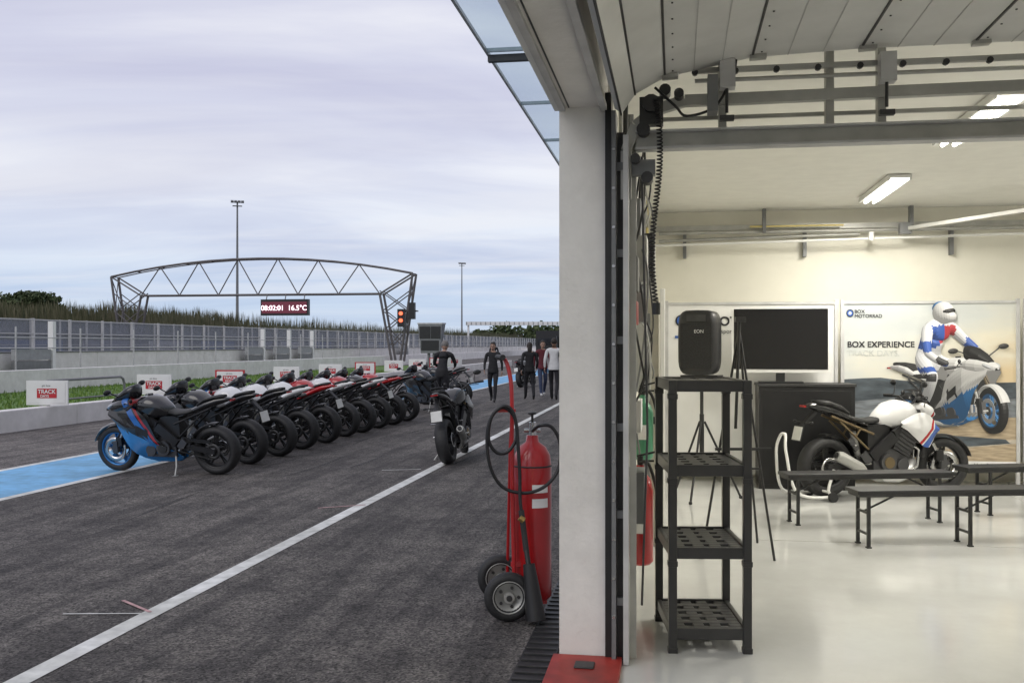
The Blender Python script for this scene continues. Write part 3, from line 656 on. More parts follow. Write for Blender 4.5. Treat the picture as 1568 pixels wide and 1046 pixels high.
# ---------------- motorcycles ----------------
def interp(tab,x):
    for i in range(len(tab)-1):
        if x<=tab[i+1][0]:
            a,c=tab[i],tab[i+1]; u=(x-a[0])/(c[0]-a[0]); return [a[k]+(c[k]-a[k])*u for k in range(1,len(a))]
    return list(tab[-1][1:])
PL=mat('number_plate',(.65,.65,.62),.4); TAIL=mat('tail_lamp',(.35,.01,.01),.2); LENS=mat('headlamp_lens',(.5,.52,.55),.1)
GOLD=mat('bronze_engine_cover',(.20,.15,.085),.40,.7); SEAT=mat('seat_vinyl',(.02,.02,.02),.6,var=.3,scale=40); CARB=mat('dark_frame_metal',(.035,.035,.037),.35,.5)
def moto(name,loc,heading,lean=-8,sport=True,paint=None,tail=None,tank=None,rim=None,stand=True,plate=True,lift=0,frame=None,steer=0,low=None,rimf=None,raw=False):
    b=MB(); rim=rim or BLACK; rimf=rimf or rim; tail=tail or paint; tank=tank or paint; frame=frame or CARB; low=low or paint
    WB=1.44
    def wheel(cx,R,w_,front):
        c=(cx,0,R); hh=.05 if front else .055; rm=rimf if front else rim
        prof=[]
        for k in range(12):
            a=k*math.pi/6; prof.append((R-hh+hh*math.cos(a), w_/2*math.copysign(abs(math.sin(a))**.8,math.sin(a))))
        b.revolve(prof,c,RUB,36); ri=R-hh*1.75
        b.revolve([(ri-.012,-w_*.36),(ri+.02,-w_*.40),(ri+.02,w_*.40),(ri-.012,w_*.36)],c,rm,36)
        for k in range(5):
            a=k*1.2566+.3
            for off in (-.11,.11):
                b.beam((cx+.03*math.cos(a),0,R+.03*math.sin(a)),(cx+ri*math.cos(a+off),0,R+ri*math.sin(a+off)),.032,.018,rm,up=(-math.sin(a),0,math.cos(a)))
        b.cyl((cx,-w_*.5,R),(cx,w_*.5,R),.04,rm,seg=16); b.cyl((cx,-.14,R),(cx,.14,R),.014,CHROME,seg=10)
        if front:
            for y in (-.066,.066): b.revolve([(.105,y-.002),(.16,y-.002),(.16,y+.002),(.105,y+.002)],c,CHROME,28); b.cyl((cx,y-.004,R),(cx,y+.004,R),.06,ENG)
        else:
            b.revolve([(.06,.105),(.105,.105),(.105,.113),(.06,.113)],c,DSTEEL,28); b.revolve([(.07,-.105),(.11,-.105),(.11,-.11),(.07,-.11)],c,CHROME,24)
    wheel(0,.315,.18,False)
    F=b.T
    if steer: b.T=Matrix.Translation((1.2,0,0))@Matrix.Rotation(steer,4,'Z')@Matrix.Translation((-1.2,0,0))
    wheel(WB,.30,.115,True)
    for y in (-.105,.105):
        b.cyl((1.10,y,.90),(1.27,y,.55),.027,GOLD if sport else BLACK,seg=12); b.cyl((1.25,y,.59),(1.42,y,.27),.02,CHROME,seg=12); b.box(1.36,1.42,y-.03,y+.03,.27,.42,ENG)
        b.box(1.30,1.38,y-.035-.0,y+.02,.36,.47,BLACK)
    b.revolve([(.318,-.068),(.335,-.045),(.34,0),(.335,.045),(.318,.068)],(WB,0,.30),paint if sport else BLACK,18,a0=math.radians(15),a1=math.radians(165),closedp=False)
    b.beam((1.07,-.13,.90),(1.07,.13,.90),.06,.03,ENG)
    hb=.90 if sport else 1.02
    for sg in (-1,1):
        if sport: b.cyl((1.10,sg*.12,.90),(1.02,sg*.34,.885),.014,ENG); b.cyl((1.06,sg*.22,.892),(1.015,sg*.35,.884),.018,RUB)
        else: b.tube([(1.06,0,.96),(1.06,sg*.1,.99),(1.04,sg*.18,1.04),(.98,sg*.38,1.045)],.012,BLACK); b.cyl((1.01,sg*.27,1.045),(.98,sg*.40,1.045),.018,RUB)
        b.beam((1.09,sg*.2,hb+.0),(1.08,sg*.33,hb-.01),.012,.01,ENG); b.ell((1.08,sg*.17,hb+.06),(.025,.02,.03),BLACK,seg=8,rings=6)
        if sport: b.tube([(1.28,sg*.14,1.0),(1.30,sg*.25,1.07),(1.27,sg*.31,1.10)],.008,BLACK,seg=6); b.ell((1.27,sg*.36,1.10),(.02,.075,.035),BLACK,seg=10,rings=6)
        else: b.tube([(1.02,sg*.26,1.05),(1.05,sg*.29,1.16)],.006,BLACK,seg=6); b.ell((1.05,sg*.33,1.19),(.015,.065,.035),BLACK,seg=10,rings=6)
        b.spline([(1.05,sg*.2,hb),(1.16,sg*.2,hb+.03),(1.18,sg*.1,hb-.1),(1.28,sg*.1,.62),(1.36,sg*.12,.45)],.006,BLACK,seg=5)
    b.T=F
    for sg in (-1,1):
        b.beam((-.04,sg*.125,.32),(.30,sg*.12,.37),.035,.07,CARB); b.beam((.30,sg*.12,.37),(.55,sg*.09,.43),.045,.11,CARB)
        b.beam((.48,sg*.14,.42),(.74,sg*.165,.64),.04,.11,CARB); b.beam((.74,sg*.165,.64),(1.12,sg*.07,.86),.04,.12,CARB)
        b.cyl((.52,sg*.11,.66),(.02,sg*.09,.86),.014,frame,seg=8); b.cyl((.45,sg*.12,.50),(.12,sg*.1,.80),.012,frame,seg=8); b.cyl((.30,sg*.115,.64),(.36,sg*.12,.73),.010,frame,seg=6)
        b.beam((.44,sg*.15,.36),(.36,sg*.155,.46),.02,.09,ENG); b.cyl((.38,sg*.16,.36),(.38,sg*.26,.365),.012,CHROME,seg=8)
        b.beam((.30,sg*.14,.50),(.20,sg*.15,.62),.02,.06,ENG); b.cyl((.24,sg*.15,.55),(.22,sg*.23,.56),.010,CHROME,seg=8)
        b.cyl((.66,sg*.12,.36),(.66,sg*.19,.36),.095,ENG,seg=20); b.cyl((.66,sg*.19,.36),(.66,sg*.2,.36),.06,GOLD if not sport else DSTEEL,seg=20)
        b.cyl((.84,sg*.12,.33),(.84,sg*.18,.33),.07,ENG,seg=18)
    b.box(.50,.92,-.14,.14,.24,.50,ENG); b.beam((.82,0,.46),(.96,0,.72),.34,.22,ENG,up=(1,0,0)); b.beam((.95,0,.70),(.98,0,.76),.36,.25,GOLD if not sport else DSTEEL,up=(1,0,0))
    for k in range(5): b.beam((.83+.022*k,0,.48+.035*k),(.835+.022*k,0,.488+.035*k),.37,.25,DSTEEL,up=(1,0,0))
    b.beam((1.10,0,.40),(1.15,0,.70),.32,.04,BLACK,up=(1,0,0))
    b.box(.45,.72,-.11,.11,.50,.76,BLACK); b.cyl((.40,0,.42),(.34,0,.68),.035,STEEL,seg=12)
    for y in (-.12,-.04,.04,.12): b.tube([(.98,y,.55),(1.08,y,.48),(1.06,y*.9,.30),(.92,y*.6,.20),(.75,y*.4-.02,.18)],.018,CHROME,seg=8)
    b.tube([(.80,-.03,.17),(.60,-.06,.17),(.46,-.13,.22),(.34,-.17,.30)],.032,STEEL,seg=10)
    b.tube([(.36,-.18,.29),(.30,-.19,.32),(.05,-.215,.44),(.0,-.22,.46)],[.035,.055,.062,.045],STEEL,seg=14)
    b.cyl((.0,-.22,.46),(-.012,-.222,.467),.03,BLACK)
    b.beam((0,.11,.425),(.55,.11,.47),.012,.018,DSTEEL); b.beam((0,.11,.215),(.55,.11,.33),.012,.018,DSTEEL); b.beam((.02,.115,.45),(.42,.115,.49),.03,.02,BLACK)
    b.revolve([(.335,-.08),(.35,-.04),(.35,.04),(.335,.08)],(0,0,.32),BLACK,10,a0=math.radians(20),a1=math.radians(95),closedp=False)
    b.loft([(.58,.08,.76,.83),(.64,.12,.73,.90),(.74,.16,.71,.985),(.86,.185,.70,1.02),(.98,.175,.71,1.0),(1.06,.12,.74,.95),(1.10,.07,.78,.90)],tank,n=20)
    b.cyl((.90,0,1.01),(.90,0,1.03),.035,BLACK,seg=14)
    b.loft([(.20,.12,.82,.875),(.32,.145,.78,.845),(.48,.13,.76,.82),(.60,.10,.77,.84)],SEAT,n=16)
    b.loft([(-.26,.02,.965,.985),(-.18,.055,.935,1.0),(-.05,.085,.89,1.0),(.08,.11,.85,.96),(.22,.125,.80,.89),(.40,.13,.745,.80),(.52,.11,.72,.77)],tail,n=16,e=.9)
    if sport: b.loft([(-.16,.055,.985,1.03),(-.05,.085,.985,1.02),(.1,.09,.94,.99),(.2,.09,.88,.92)],SEAT,n=12)
    else: b.loft([(-.12,.07,.98,1.03),(.02,.10,.96,1.02),(.16,.11,.90,.97),(.24,.10,.86,.9)],SEAT,n=12)
    b.box(-.275,-.255,-.05,.05,.955,.975,TAIL)
    if plate:
        b.beam((-.12,0,.90),(-.30,0,.74),.06,.03,BLACK); b.beam((-.30,0,.76),(-.34,0,.60),.17,.012,BLACK,up=(1,0,0)); b.beam((-.315,0,.75),(-.35,0,.61),.15,.008,PL,up=(1,0,0))
        for sg in (-1,1): b.cyl((-.25,sg*.03,.79),(-.26,sg*.14,.80),.007,BLACK,seg=6); b.ell((-.26,sg*.16,.80),(.018,.03,.014),BLACK,seg=8,rings=5)
    if sport:
        tab=[(.46,.20,.24),(.52,.175,.33),(.62,.165,.40),(.74,.165,.50),(.79,.17,.62),(.86,.18,.76),(.98,.21,.84),(1.08,.27,.885),(1.16,.36,.91),(1.24,.52,.92),(1.34,.66,.915),(1.46,.76,.87)]
        for sg in (-1,1):
            V=[];nx,nz=30,14
            for i in range(nx):
                x=.46+(1.0)*i/(nx-1); zl,zh=interp(tab,x)
                for k in range(nz):
                    z=zl+(zh-zl)*k/(nz-1)
                    y=.215-(.13*max(0,(.60-z)/.42)**2)-.5*max(0,z-.72)**2*3-max(0,x-1.12)*.30-max(0,.62-x)*.25
                    y+=.022*math.exp(-((z-(.30+.45*(x-.4)))/.035)**2)-.022*math.exp(-((x-.93)**2/.008+(z-.52)**2/.006))
                    V.append((x,sg*y,z))
            G={}
            for i in range(nx-1):
                for k in range(nz-1):
                    f=(i*nz+k,(i+1)*nz+k,(i+1)*nz+k+1,i*nz+k+1); cxx=sum(V[q][0] for q in f)/4; czz=sum(V[q][2] for q in f)/4
                    if .84<cxx<1.0 and .47+(cxx-.84)*.4<czz<.60+(cxx-.84)*.4: m=BLACK
                    elif czz<.27+.40*(cxx-.4): m=low
                    else: m=paint
                    G.setdefault(m,[]).append(f)
            for m,ff in G.items(): b.add(V,ff,m,True)
            b.ell((1.44,sg*.085,.865),(.07,.045,.022),LENS,R=Matrix.Rotation(.5*sg*-1,3,'Z')@Matrix.Rotation(.5,3,'Y'),seg=10,rings=6)
        b.loft([(1.08,.18,.84,.965),(1.18,.185,.80,.99),(1.30,.16,.77,.97),(1.42,.115,.77,.925),(1.51,.055,.79,.875),(1.55,.015,.81,.845)],paint,n=20)
        b.box(1.50,1.545,-.035,.035,.80,.83,BLACK)
        b.loft([(1.08,.09,.97,1.15),(1.10,.115,.96,1.15),(1.20,.12,.95,1.12),(1.32,.10,.93,1.04),(1.44,.055,.90,.935)],GLASSD,n=20)
        b.loft([(.5,.06,.165,.22),(.8,.085,.15,.2),(1.0,.08,.2,.26)],low,n=10)
    else:
        b.loft([(1.14,.10,.82,1.0),(1.20,.125,.80,.99),(1.27,.12,.80,.95),(1.32,.07,.82,.90)],paint,n=16)
        b.loft([(1.13,.08,.98,1.10),(1.18,.09,.97,1.07),(1.27,.06,.94,.99)],GLASSD,n=14)
        for sg in (-1,1):
            b.ell((1.29,sg*.06,.86),(.03,.045,.03),LENS,seg=10,rings=6)
            tb=[(.80,.74,.79),(.90,.68,.84),(1.0,.60,.88),(1.08,.52,.89),(1.16,.50,.86),(1.24,.60,.80),(1.28,.66,.74)]
            V=[];nx,nz=14,8
            for i in range(nx):
                x=.80+.48*i/(nx-1); zl,zh=interp(tb,x)
                for k in range(nz):
                    z=zl+(zh-zl)*k/(nz-1); V.append((x,sg*(.185+.035*math.sin(math.pi*k/(nz-1))-max(0,x-1.15)*.3+.02*math.exp(-((z-.70)/.03)**2)),z))
            b.add(V,[(i*nz+k,(i+1)*nz+k,(i+1)*nz+k+1,i*nz+k+1) for i in range(nx-1) for k in range(nz-1)],paint,True)
        b.loft([(.56,.06,.17,.22),(.70,.11,.13,.27),(.86,.135,.12,.31),(1.0,.12,.16,.36),(1.08,.07,.24,.40)],low,n=12)
    if stand: b.tube([(.52,.12,.26),(.46,.22,.14),(.43,.31,.045)],.013,STEEL,seg=8); b.box(.40,.46,.28,.34,.038,.05,STEEL)
    if raw: return b
    o=b.build(name); o.rotation_mode='XYZ'
    R=Matrix.Rotation(heading,4,'Z')@Matrix.Rotation(math.radians(lean),4,'X')
    o.matrix_world=Matrix.Translation((loc[0],loc[1],lift))@R
    return o
BK=(.012,.012,.013); BLU=(.02,.13,.42); RD=(.40,.012,.015); WH=(.70,.70,.70)
p_blk=mat_stripe('paint_black_tricolour',BK,BLU,RD,.0); p_wht=mat_stripe('paint_white_tricolour',WH,BLU,RD,.0); p_wr=mat_stripe('paint_white_red',WH,RD,BK,.0); p_rb=mat_stripe('paint_black_red',BK,RD,RD,.0)
p_k=mat('paint_black',BK,.2,coat=.6); p_red=mat('paint_red',RD,.22,coat=.6); p_w=mat('paint_white',WH,.22,coat=.5,var=.03); p_b=mat('paint_blue',(.03,.2,.5),.25,coat=.6); RIMB=mat('rim_blue',(.03,.17,.42),.3,.4)
H1=math.radians(180-16); H2=math.radians(180-25)
rears=[(-3.72,12.66),(-3.61,13.74),(-3.42,14.7),(-3.29,15.7),(-3.10,16.65),(-2.97,17.8),(-2.79,18.6),(-2.63,19.6),(-2.43,20.4),(-2.25,21.4)]
spec=[(p_blk,p_k,p_k,p_b),(p_k,p_k,p_k,p_k),(p_wht,p_k,p_wht,p_b),(p_w,p_w,p_w,p_k),(p_w,p_red,p_w,p_red),(p_red,p_w,p_red,p_k),(p_wht,p_k,p_w,p_red),(p_wr,p_w,p_red,p_k),(p_red,p_red,p_k,p_k),(p_w,p_k,p_red,p_red)]
for i,((x,y),sp1) in enumerate(zip(rears,spec)):
    moto('parked_sport_motorcycle',(x,y),(H1 if i==0 else H2)+random.uniform(-.03,.03),paint=sp1[0],tail=sp1[1],tank=sp1[2],low=sp1[3],rimf=RIMB if i==0 else None,rim=BLACK,steer=.0 if i==0 else .15,plate=i%3==1)
hd=math.atan2(15.1-13.74,-.655+.865)
moto('parked_naked_motorcycle',(-.865,13.74),hd,lean=-9,sport=False,paint=p_k,tail=p_k,tank=p_k,steer=.3)
moto('parked_naked_motorcycle',(-1.35,27.5),math.radians(150),sport=False,paint=p_k,tail=p_k,tank=p_k)
moto('parked_sport_motorcycle',(-1.5,24.2),math.radians(140),paint=p_k,tail=p_k,tank=p_k)
moto('parked_sport_motorcycle',(.35,38),math.radians(70),paint=p_k,tail=p_k,tank=p_k)
p_tri=mat_stripe('paint_white_naked',WH,(.03,.1,.4),RD,-.14)
moto('naked_motorcycle',(3.33,10.6),math.atan2(.38,1.38),lean=0,sport=False,paint=p_tri,tail=p_k,tank=p_w,low=p_w,stand=False,frame=GOLD,lift=.03,steer=-.15)
b=MB(); c=PWHITE
for sg in (-1,1): b.spline([(0,sg*.17,.33),(-.08,sg*.19,.12),(-.05,sg*.2,.05),(-.42,sg*.15,.10),(-.52,sg*.1,.5),(-.5,sg*.05,.68),(-.48,0,.70)],.016,c); b.cyl((-.05,sg*.21,.05),(-.05,sg*.25,.05),.05,RUB)
b.tube([(-.08,-.19,.1),(-.08,.19,.1)],.014,c)
b.build('paddock_stand',(3.33,10.6,0.006),(0,0,math.atan2(.38,1.38)))

# ---------------- people ----------------
SKIN=mat('skin',(.36,.22,.16),.5,var=.08)
def skin(V,E,RAD,sub):
    me=bpy.data.meshes.new('sk'); me.from_pydata(V,E,[]); o=bpy.data.objects.new('sk',me); sc.collection.objects.link(o)
    o.modifiers.new('s','SKIN'); ss=o.modifiers.new('u','SUBSURF'); ss.levels=sub; ss.render_levels=sub
    for i,r in enumerate(RAD): me.skin_vertices[0].data[i].radius=r; me.skin_vertices[0].data[i].use_root=(i==0)
    dg=bpy.context.evaluated_depsgraph_get(); dg.update(); ev=bpy.data.meshes.new_from_object(o.evaluated_get(dg))
    vs=[v.co.copy() for v in ev.vertices]; fs=[tuple(p.vertices) for p in ev.polygons]
    bpy.data.objects.remove(o); bpy.data.meshes.remove(me); bpy.data.meshes.remove(ev); return vs,fs
def human(name,loc,heading,h,top,trous,shoe,hair,pose='walk',longhair=False,phase=1):
    sgn=phase
    lean=0
    if pose=='walk':
        legs={sgn:[(.0,.09,.92),(.17,.10,.50),(.26,.10,.10),(.42,.11,.035)],-sgn:[(0,.09,.92),(-.02,.10,.49),(-.27,.10,.15),(-.17,.10,.03)]}
        arms={sgn:[(-.01,.19,1.43),(-.10,.25,1.16),(-.06,.26,.93)],-sgn:[(-.01,.19,1.43),(.02,.25,1.15),(.16,.23,.96)]}
    else:
        lean=.38
        legs={k:[(-.05,.09,.92),(.06,.11,.50),(-.02,.12,.09),(.13,.15,.035)] for k in (1,-1)}
        arms={k:[(0,.19,1.43),(.18,.26,1.2),(.40,.2,1.12)] for k in (1,-1)}
    def ln(p):
        x,y,z=p
        if z>.95: return (x+(z-.95)*math.sin(lean),y,.95+(z-.95)*math.cos(lean))
        return p
    V=[];E=[];RAD=[]
    def av(p,r,par=None):
        V.append(p);RAD.append(r if isinstance(r,tuple) else (r,r))
        if par is not None: E.append((par,len(V)-1))
        return len(V)-1
    pel=av((-.0,0,.97),(.125,.15)); sp1=av(ln((.0,0,1.12)),(.11,.135),pel); ch=av(ln((.0,0,1.32)),(.12,.155),sp1); ub=av(ln((-.01,0,1.43)),(.09,.12),ch); nk=av(ln((.0,0,1.50)),.055,ub); hd=av(ln((.015,0,1.57)),.05,nk)
    hands=[]
    for k in (1,-1):
        q=legs[k]; a=av((q[0][0],k*q[0][1],q[0][2]-.04),.095,pel); a=av(((q[0][0]+q[1][0])/2,k*(q[0][1]+q[1][1])/2,(q[0][2]+q[1][2])/2),.082,a); a=av((q[1][0],k*q[1][1],q[1][2]),.06,a)
        a=av(((q[1][0]*.6+q[2][0]*.4)-.015,k*q[1][1],q[1][2]*.6+q[2][2]*.4),.06,a); a=av((q[2][0],k*q[2][1],q[2][2]),.045,a); a=av((q[3][0],k*q[3][1],q[3][2]),(.04,.035),a)
        q=[ln((p[0],k*p[1],p[2])) if i==0 or pose=='bend' else (p[0],k*p[1],p[2]) for i,p in enumerate(arms[k])]
        a=av(q[0],.062,ub); a=av(tuple((Vector(q[0])+Vector(q[1]))/2),.052,a); a=av(q[1],.043,a); a=av(tuple((Vector(q[1])*.5+Vector(q[2])*.5)),.04,a); a=av(q[2],.028,a)
        hands.append((k,Vector(q[1]),Vector(q[2])))
    vs,fs=skin(V,E,RAD,2); b=MB()
    groups={}
    neck=Vector(ln((0,0,1.49))); ud=Vector((math.sin(lean),0,math.cos(lean)))
    for f in fs:
        c=sum((vs[i] for i in f),Vector())/len(f)
        if (c-neck).dot(ud)>0.0 and abs(c.y)<.09: m=SKIN
        elif c.z<.105: m=shoe
        elif c.z<.93 and abs(c.y)<.205: m=trous
        else: m=top
        groups.setdefault(m,[]).append(f)
    for m,ff in groups.items(): b.add(vs,ff,m,True)
    b.revolve([(.165,.88),(.17,.93),(.15,1.02)],(0,0,0),top,20,closedp=False,axis='z')
    hc=Vector(ln((.03,0,1.655))); Hm=Matrix.Translation(hc)@Matrix.Rotation(lean*1.2,4,'Y'); b.T=Hm
    b.ell((0,0,.01),(.095,.077,.112),SKIN,seg=18,rings=12); b.ell((.03,0,-.055),(.06,.055,.055),SKIN)
    b.ell((.098,0,-.012),(.018,.012,.024),SKIN,seg=8,rings=6); b.ell((.088,0,-.058),(.01,.026,.007),mat('lips',(.3,.12,.1),.5),seg=8,rings=6)
    for k in (1,-1):
        b.ell((.0,k*.08,-.005),(.02,.01,.032),SKIN,seg=8,rings=6); b.ell((.085,k*.032,.012),(.010,.014,.008),mat('eye_dark',(.03,.02,.02),.3),seg=8,rings=6); b.ell((.088,k*.032,.035),(.008,.02,.004),hair,seg=8,rings=4)
    b.ell((-.022,0,.035),(.092,.088,.105),hair,seg=16,rings=10); b.ell((.03,0,.095),(.06,.07,.035),hair)
    if longhair: b.ell((-.075,0,-.07),(.045,.075,.15),hair)
    b.T=None
    for k,e,w0 in hands:
        d=(w0-e).normalized(); sd=Vector((1,0,0))-d*d.x
        sd.normalize(); nrm=d.cross(sd)
        Rm=Matrix((sd,nrm,d)).transposed()
        b.ell(w0+d*.055,(.04,.017,.05),SKIN,R=Rm,seg=10,rings=8)
        for i,(off,ln_) in enumerate(((-.028,.06),(-.010,.075),(.010,.08),(.028,.072))):
            p0=w0+d*.085+sd*off; inw=Vector((0,-k,0))
            p1=p0+d*ln_*.45+inw*.006; p2=p1+d*ln_*.3+inw*.016; p3=p2+d*ln_*.2+inw*.02
            b.tube([p0,p1,p2,p3],[.0095,.009,.008,.006],SKIN,seg=6)
        p0=w0+d*.03+sd*.032; b.tube([p0,p0+sd*.025+d*.025,p0+sd*.03+d*.055],[.012,.010,.007],SKIN,seg=6)
    o=b.build(name,(loc[0],loc[1],0),(0,0,heading)); o.scale=(h/1.76,)*3
    return o
JBK=mat('black_jacket',(.012,.012,.014),.8,var=.3,scale=12); JMR=mat('maroon_jacket',(.10,.012,.02),.8,var=.2,scale=12); JWH=mat('white_shirt',(.6,.6,.6),.8,var=.08,scale=12); JEAN=mat('denim',(.035,.05,.10),.85,var=.2,scale=20); DT=mat('dark_trousers',(.018,.018,.022),.85,var=.25,scale=15); SHO=mat('shoes',(.03,.03,.03),.6); SHW=mat('white_trainers',(.5,.5,.5),.6)
HB=mat('dark_hair',(.02,.014,.01),.6,var=.3,scale=40); HG=mat('grey_hair',(.16,.15,.14),.6,var=.3,scale=40)
human('man_walking',(-.54,28.4),math.radians(-100),1.68,JBK,DT,SHO,HB,'walk')
human('woman_walking',(.52,29.4),math.radians(95),1.68,JBK,DT,SHO,HB,'walk',True)
human('man_walking',(.97,31.6),math.radians(-80),1.74,JMR,JEAN,SHW,HB,'walk',phase=-1)
human('man_walking',(1.23,29.2),math.radians(80),1.8,JWH,DT,SHO,HB,'walk')
human('man_leaning',(-1.66,23.6),math.radians(80),1.76,JBK,DT,SHO,HG,'bend')
human('man_walking',(-1.0,55),math.radians(-90),1.75,JBK,JEAN,SHO,HB,'walk')

# ---------------- banner walls ----------------
def gradmat():
    m=bpy.data.materials.new('poster_sky'); m.use_nodes=True; n=m.node_tree.nodes; l=m.node_tree.links; b=n['Principled BSDF']
    tc=n.new('ShaderNodeTexCoord'); sp=n.new('ShaderNodeSeparateXYZ'); l.new(tc.outputs['Object'],sp.inputs[0])
    a=n.new('ShaderNodeMath'); a.operation='MULTIPLY_ADD'; a.inputs[1].default_value=-.22; l.new(sp.outputs[0],a.inputs[0]); 
    a2=n.new('ShaderNodeMath'); a2.operation='MULTIPLY_ADD'; a2.inputs[1].default_value=.5; a2.inputs[2].default_value=.42; l.new(sp.outputs[2],a2.inputs[0]); l.new(a2.outputs[0],a.inputs[2])
    nz=n.new('ShaderNodeTexNoise'); nz.inputs['Scale'].default_value=1.6; nz.inputs['Detail'].default_value=6
    mp=n.new('ShaderNodeMapping'); mp.inputs['Scale'].default_value=(1,1,2.6); l.new(tc.outputs['Object'],mp.inputs[0]); l.new(mp.outputs[0],nz.inputs['Vector'])
    a3=n.new('ShaderNodeMath'); a3.operation='MULTIPLY_ADD'; a3.inputs[1].default_value=.5; l.new(nz.outputs[0],a3.inputs[0]); l.new(a.outputs[0],a3.inputs[2])
    a4=n.new('ShaderNodeMath'); a4.operation='SUBTRACT'; a4.inputs[1].default_value=.35; l.new(a3.outputs[0],a4.inputs[0])
    r=n.new('ShaderNodeValToRGB'); e=r.color_ramp.elements; e[0].position=.12; e[0].color=(.66,.53,.34,1); e[1].position=1; e[1].color=(.42,.46,.48,1)
    for p,c in ((.32,(.72,.68,.56,1)),(.6,(.58,.60,.58,1))):
        x=e.new(p); x.color=c
    l.new(a4.outputs[0],r.inputs[0]); l.new(r.outputs[0],b.inputs['Base Color']); b.inputs['Roughness'].default_value=.4
    return m
PSKY=gradmat()
PD=mat('print_dark_blue',(.07,.085,.10),.4,var=.5,scale=4,stretch=(1,1,3)); PT=mat('print_tan',(.40,.32,.22),.4,var=.3,scale=6,stretch=(1,1,7)); PK=mat('print_black',(.02,.02,.025),.4); PBL=mat('print_blue',(.04,.12,.42),.4); PW=mat('print_white',(.7,.7,.7),.4)
PG=mat('print_grey',(.20,.22,.24),.4,var=.4,scale=5,stretch=(1,1,5)); PLG=mat('print_outline',(.48,.50,.48),.4); PGG=mat('print_kerb',(.5,.45,.38),.4,var=.3,scale=8)
def frame(b,t0,t1,z0=.03,z1=2.15):
    for t in (t0,t1): b.box(t-.02,t+.02,12.16,12.2,z0,z1+.02,LSTEEL)
    b.box(t0+.02,t1-.02,12.165,12.2,z1-.03,z1,LSTEEL)
    for t in (t0,t1): b.box(t-.04,t+.04,11.95,12.4,0.008,.03,STEEL)
b=MB(); frame(b,-.1,1.87); b.poly([(-.08,12.18,.1),(1.85,12.18,.1),(1.85,12.18,2.12),(-.08,12.18,2.12)],PWHITE)
b.cyl((.08,12.175,1.93),(.08,12.17,1.93),.075,PK,seg=24); b.cyl((.08,12.169,1.93),(.08,12.166,1.93),.058,PBL,seg=24); b.cyl((.08,12.165,1.93),(.08,12.163,1.93),.03,PW,seg=16)
b.text('EN MOTO',.17,12.17,1.87,.15,PK,bold=.006); b.text('avec le sport',.33,12.17,1.78,.07,PK); b.box(0.0,.16,12.168,12.172,1.72,1.75,PBL)
b.build('banner_wall',lane=True)
b=MB(); frame(b,1.94,3.87)
W=1.9
def A(u,v,k=0): return (1.95+u/271*W,12.178-k*.002,2.12-v/130.0)
b.poly([A(0,0),A(0,246),A(271,246),A(271,0)],PSKY)
pw=b.build('poster_wall',lane=True)
b=MB()
def pl(pts,m,k): b.poly([A(u,v,k) for u,v in reversed(pts)],m)
def disc(u,v,r,m,k,sy=1): pl([(u+r*math.cos(a*math.pi/12),v+r*sy*math.sin(a*math.pi/12)) for a in range(24)],m,k)
pl([(0,115),(30,113),(60,112),(95,116),(130,118),(180,122),(225,119),(271,118),(271,160),(0,168)],PD,1); 
pl([(0,150),(100,140),(200,148),(271,142),(271,182),(0,182)],PG,2)
pl([(0,180),(271,170),(271,246),(0,246)],PT,3); pl([(0,226),(271,203),(271,209),(0,235)],PGG,4); pl([(0,236),(271,236),(271,246),(0,246)],PW,5)
pl([(95,203),(150,197),(255,203),(262,209),(200,214),(130,211)],PD,5)
b.text('BOX EXPERIENCE',*A(6,66,3),.095,PK,bold=.004); b.text('TRACK DAYS.',*A(6,79,3),.095,PLG)
b.text('MOTORRAD',*A(18,21,3),.055,PK,bold=.002); b.text('BOX',*A(18,14,3),.055,PK,bold=.002); disc(11,14,6,PK,3); disc(11,14,4.6,PBL,4); disc(11,14,2.4,PW,5)
b.text('#SeDeplacerMoinsPolluer',*A(165,244,7),.055,PK)
o=b.build('poster_print'); o.parent=pw
# printed rider image: a shaded picture laid flat on the poster sheet
PRT=bpy.data.materials.new('printed_photo'); PRT.use_nodes=True
pn=PRT.node_tree.nodes; at=pn.new('ShaderNodeAttribute'); at.attribute_name='Col'; PRT.node_tree.links.new(at.outputs['Color'],pn['Principled BSDF'].inputs['Base Color']); pn['Principled BSDF'].inputs['Roughness'].default_value=.5
rb=moto('',(0,0),0,sport=True,paint=p_w,tail=p_w,tank=p_w,low=p_b,rimf=RIMB,rim=RIMB,stand=False,plate=False,raw=True,steer=-.25)
V=[];E=[];RAD=[]
def av(p,r,par=None):
    V.append(p);RAD.append(r if isinstance(r,tuple) else (r,r))
    if par is not None: E.append((par,len(V)-1))
    return len(V)-1
pel=av((.36,0,.98),(.15,.16)); s1=av((.42,0,1.15),(.13,.15),pel); s2=av((.54,0,1.32),(.14,.18),s1); s3=av((.62,0,1.42),(.10,.14),s2); s4=av((.68,0,1.50),.07,s3)
for k in (1,-1):
    a=av((.42,k*.12,.95),.11,pel); a=av((.58,k*.24,.90),.10,a); a=av((.76,k*.33,.80),.08,a); a=av((.60,k*.28,.60),.07,a); a=av((.42,k*.22,.42),.055,a); a=av((.56,k*.24,.36),.045,a)
    a=av((.64,k*.22,1.40),.085,s3); a=av((.72,k*.34,1.22),.065,a); a=av((.80,k*.42,1.10),.055,a); a=av((.92,k*.38,1.0),.05,a); a=av((1.02,k*.30,.93),.045,a)
vs,fs=skin(V,E,RAD,2)
SW=(.72,.73,.76); SB=(.03,.10,.42); SR_=(.45,.03,.04); SK=(.03,.03,.035)
faces=[]  # (verts, colour)
for f,mi in zip(rb.f,rb.m): faces.append(([rb.v[i] for i in f],tuple(rb.mats[mi].diffuse_color)[:3]))
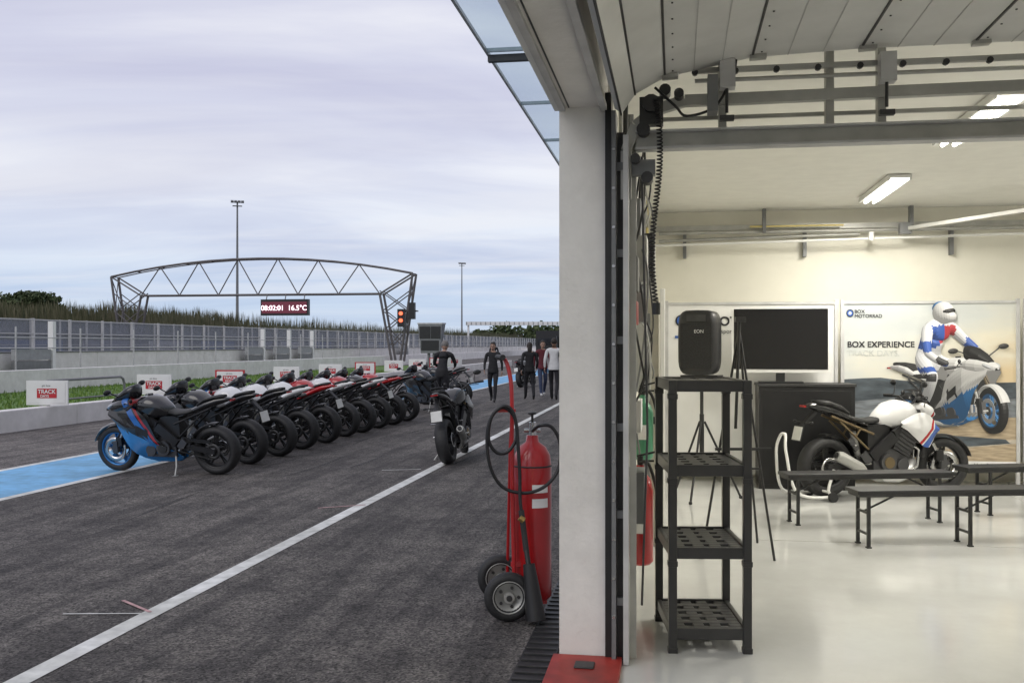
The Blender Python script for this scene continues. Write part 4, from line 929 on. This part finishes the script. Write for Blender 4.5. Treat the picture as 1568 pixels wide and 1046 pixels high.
for f in fs:
    P=[vs[i] for i in f]; c=sum(P,Vector())/len(P); col=SW
    if c.z>1.05 and abs(c.y)<.2:
        if c.y<.0 and .1<1.55-c.z<.38: col=SB
        if c.y>.0 and .12<1.55-c.z<.33: col=SR_
    if abs(c.y)>.30 and 1.12<c.z<1.26: col=SB
    if c.x>.93 and c.z>.85: col=SK
    if c.z<.52: col=SK if c.z<.44 else SW
    if abs(c.y)>.3 and .74<c.z<.84: col=SK
    if .86<c.z<.93 and abs(c.y)>.2: col=SB
    faces.append((P,col))
hm=MB(); hm.ell((.74,0,1.60),(.15,.125,.145),p_w,seg=24,rings=16); hm.ell((.82,0,1.545),(.10,.09,.08),p_w,seg=18,rings=12); hm.ell((.80,0,1.615),(.105,.105,.05),p_k,seg=20,rings=12); hm.ell((.70,0,1.665),(.13,.07,.085),p_b,seg=18,rings=12)
for f,mi in zip(hm.f,hm.m): faces.append(([hm.v[i] for i in f],tuple(hm.mats[mi].diffuse_color)[:3]))
ang=math.radians(-44); RV=Matrix.Rotation(math.radians(-6),3,'Y')@Matrix.Rotation(ang,3,'Z'); S=.90
ox=A(112,0)[0]; oz=A(0,207)[2]; LD=Vector((.45,-.6,.75)).normalized()
PV=[];PF=[];PC=[]
for P,col in faces:
    Q=[RV@p for p in P]
    nr=Vector()
    for i in range(len(Q)): nr+= (Q[i]).cross(Q[(i+1)%len(Q)])
    if nr.length<1e-9: continue
    nr.normalize()
    if nr.y>0: nr=-nr
    sh=.28+.85*max(0,nr.dot(LD)); o0=len(PV)
    g=max(0,nr.dot((LD+Vector((0,-1,0))).normalized()))**18*.12
    for q in Q: PV.append((ox+q.x*S, 12.155+q.y*.006, oz+q.z*S))
    PF.append(list(range(o0,o0+len(Q)))); PC.append([min(.9,(c+.015)*sh+g) for c in col])
me=bpy.data.meshes.new('printed_rider'); me.from_pydata(PV,[],PF); ca=me.color_attributes.new('Col','FLOAT_COLOR','CORNER'); fl=[]
for f,c in zip(PF,PC): fl+= (list(c)+[1.0])*len(f)
ca.data.foreach_set('color',fl); me.materials.append(PRT); me.update()
o=bpy.data.objects.new('printed_rider',me); sc.collection.objects.link(o); o.parent=pw
b=MB(); frame(b,3.95,5.9); b.poly([(3.97,12.18,.1),(5.88,12.18,.1),(5.88,12.18,2.12),(3.97,12.18,2.12)],PG); b.poly([(3.97,12.176,.1),(5.88,12.176,.1),(5.88,12.176,.9),(3.97,12.176,.9)],PT)
b.build('banner_wall',lane=True)

# ---------------- camera ----------------
cam=bpy.data.cameras.new('camera'); cam.lens=35; cam.sensor_width=36; cam.clip_end=6000; cam.clip_start=.05
co=bpy.data.objects.new('camera',cam); sc.collection.objects.link(co); co.location=(0,0,1.65); co.rotation_euler=(math.radians(90.15),0,0); sc.camera=co
sc.view_settings.view_transform='Standard'; sc.view_settings.look='None'; sc.view_settings.exposure=0
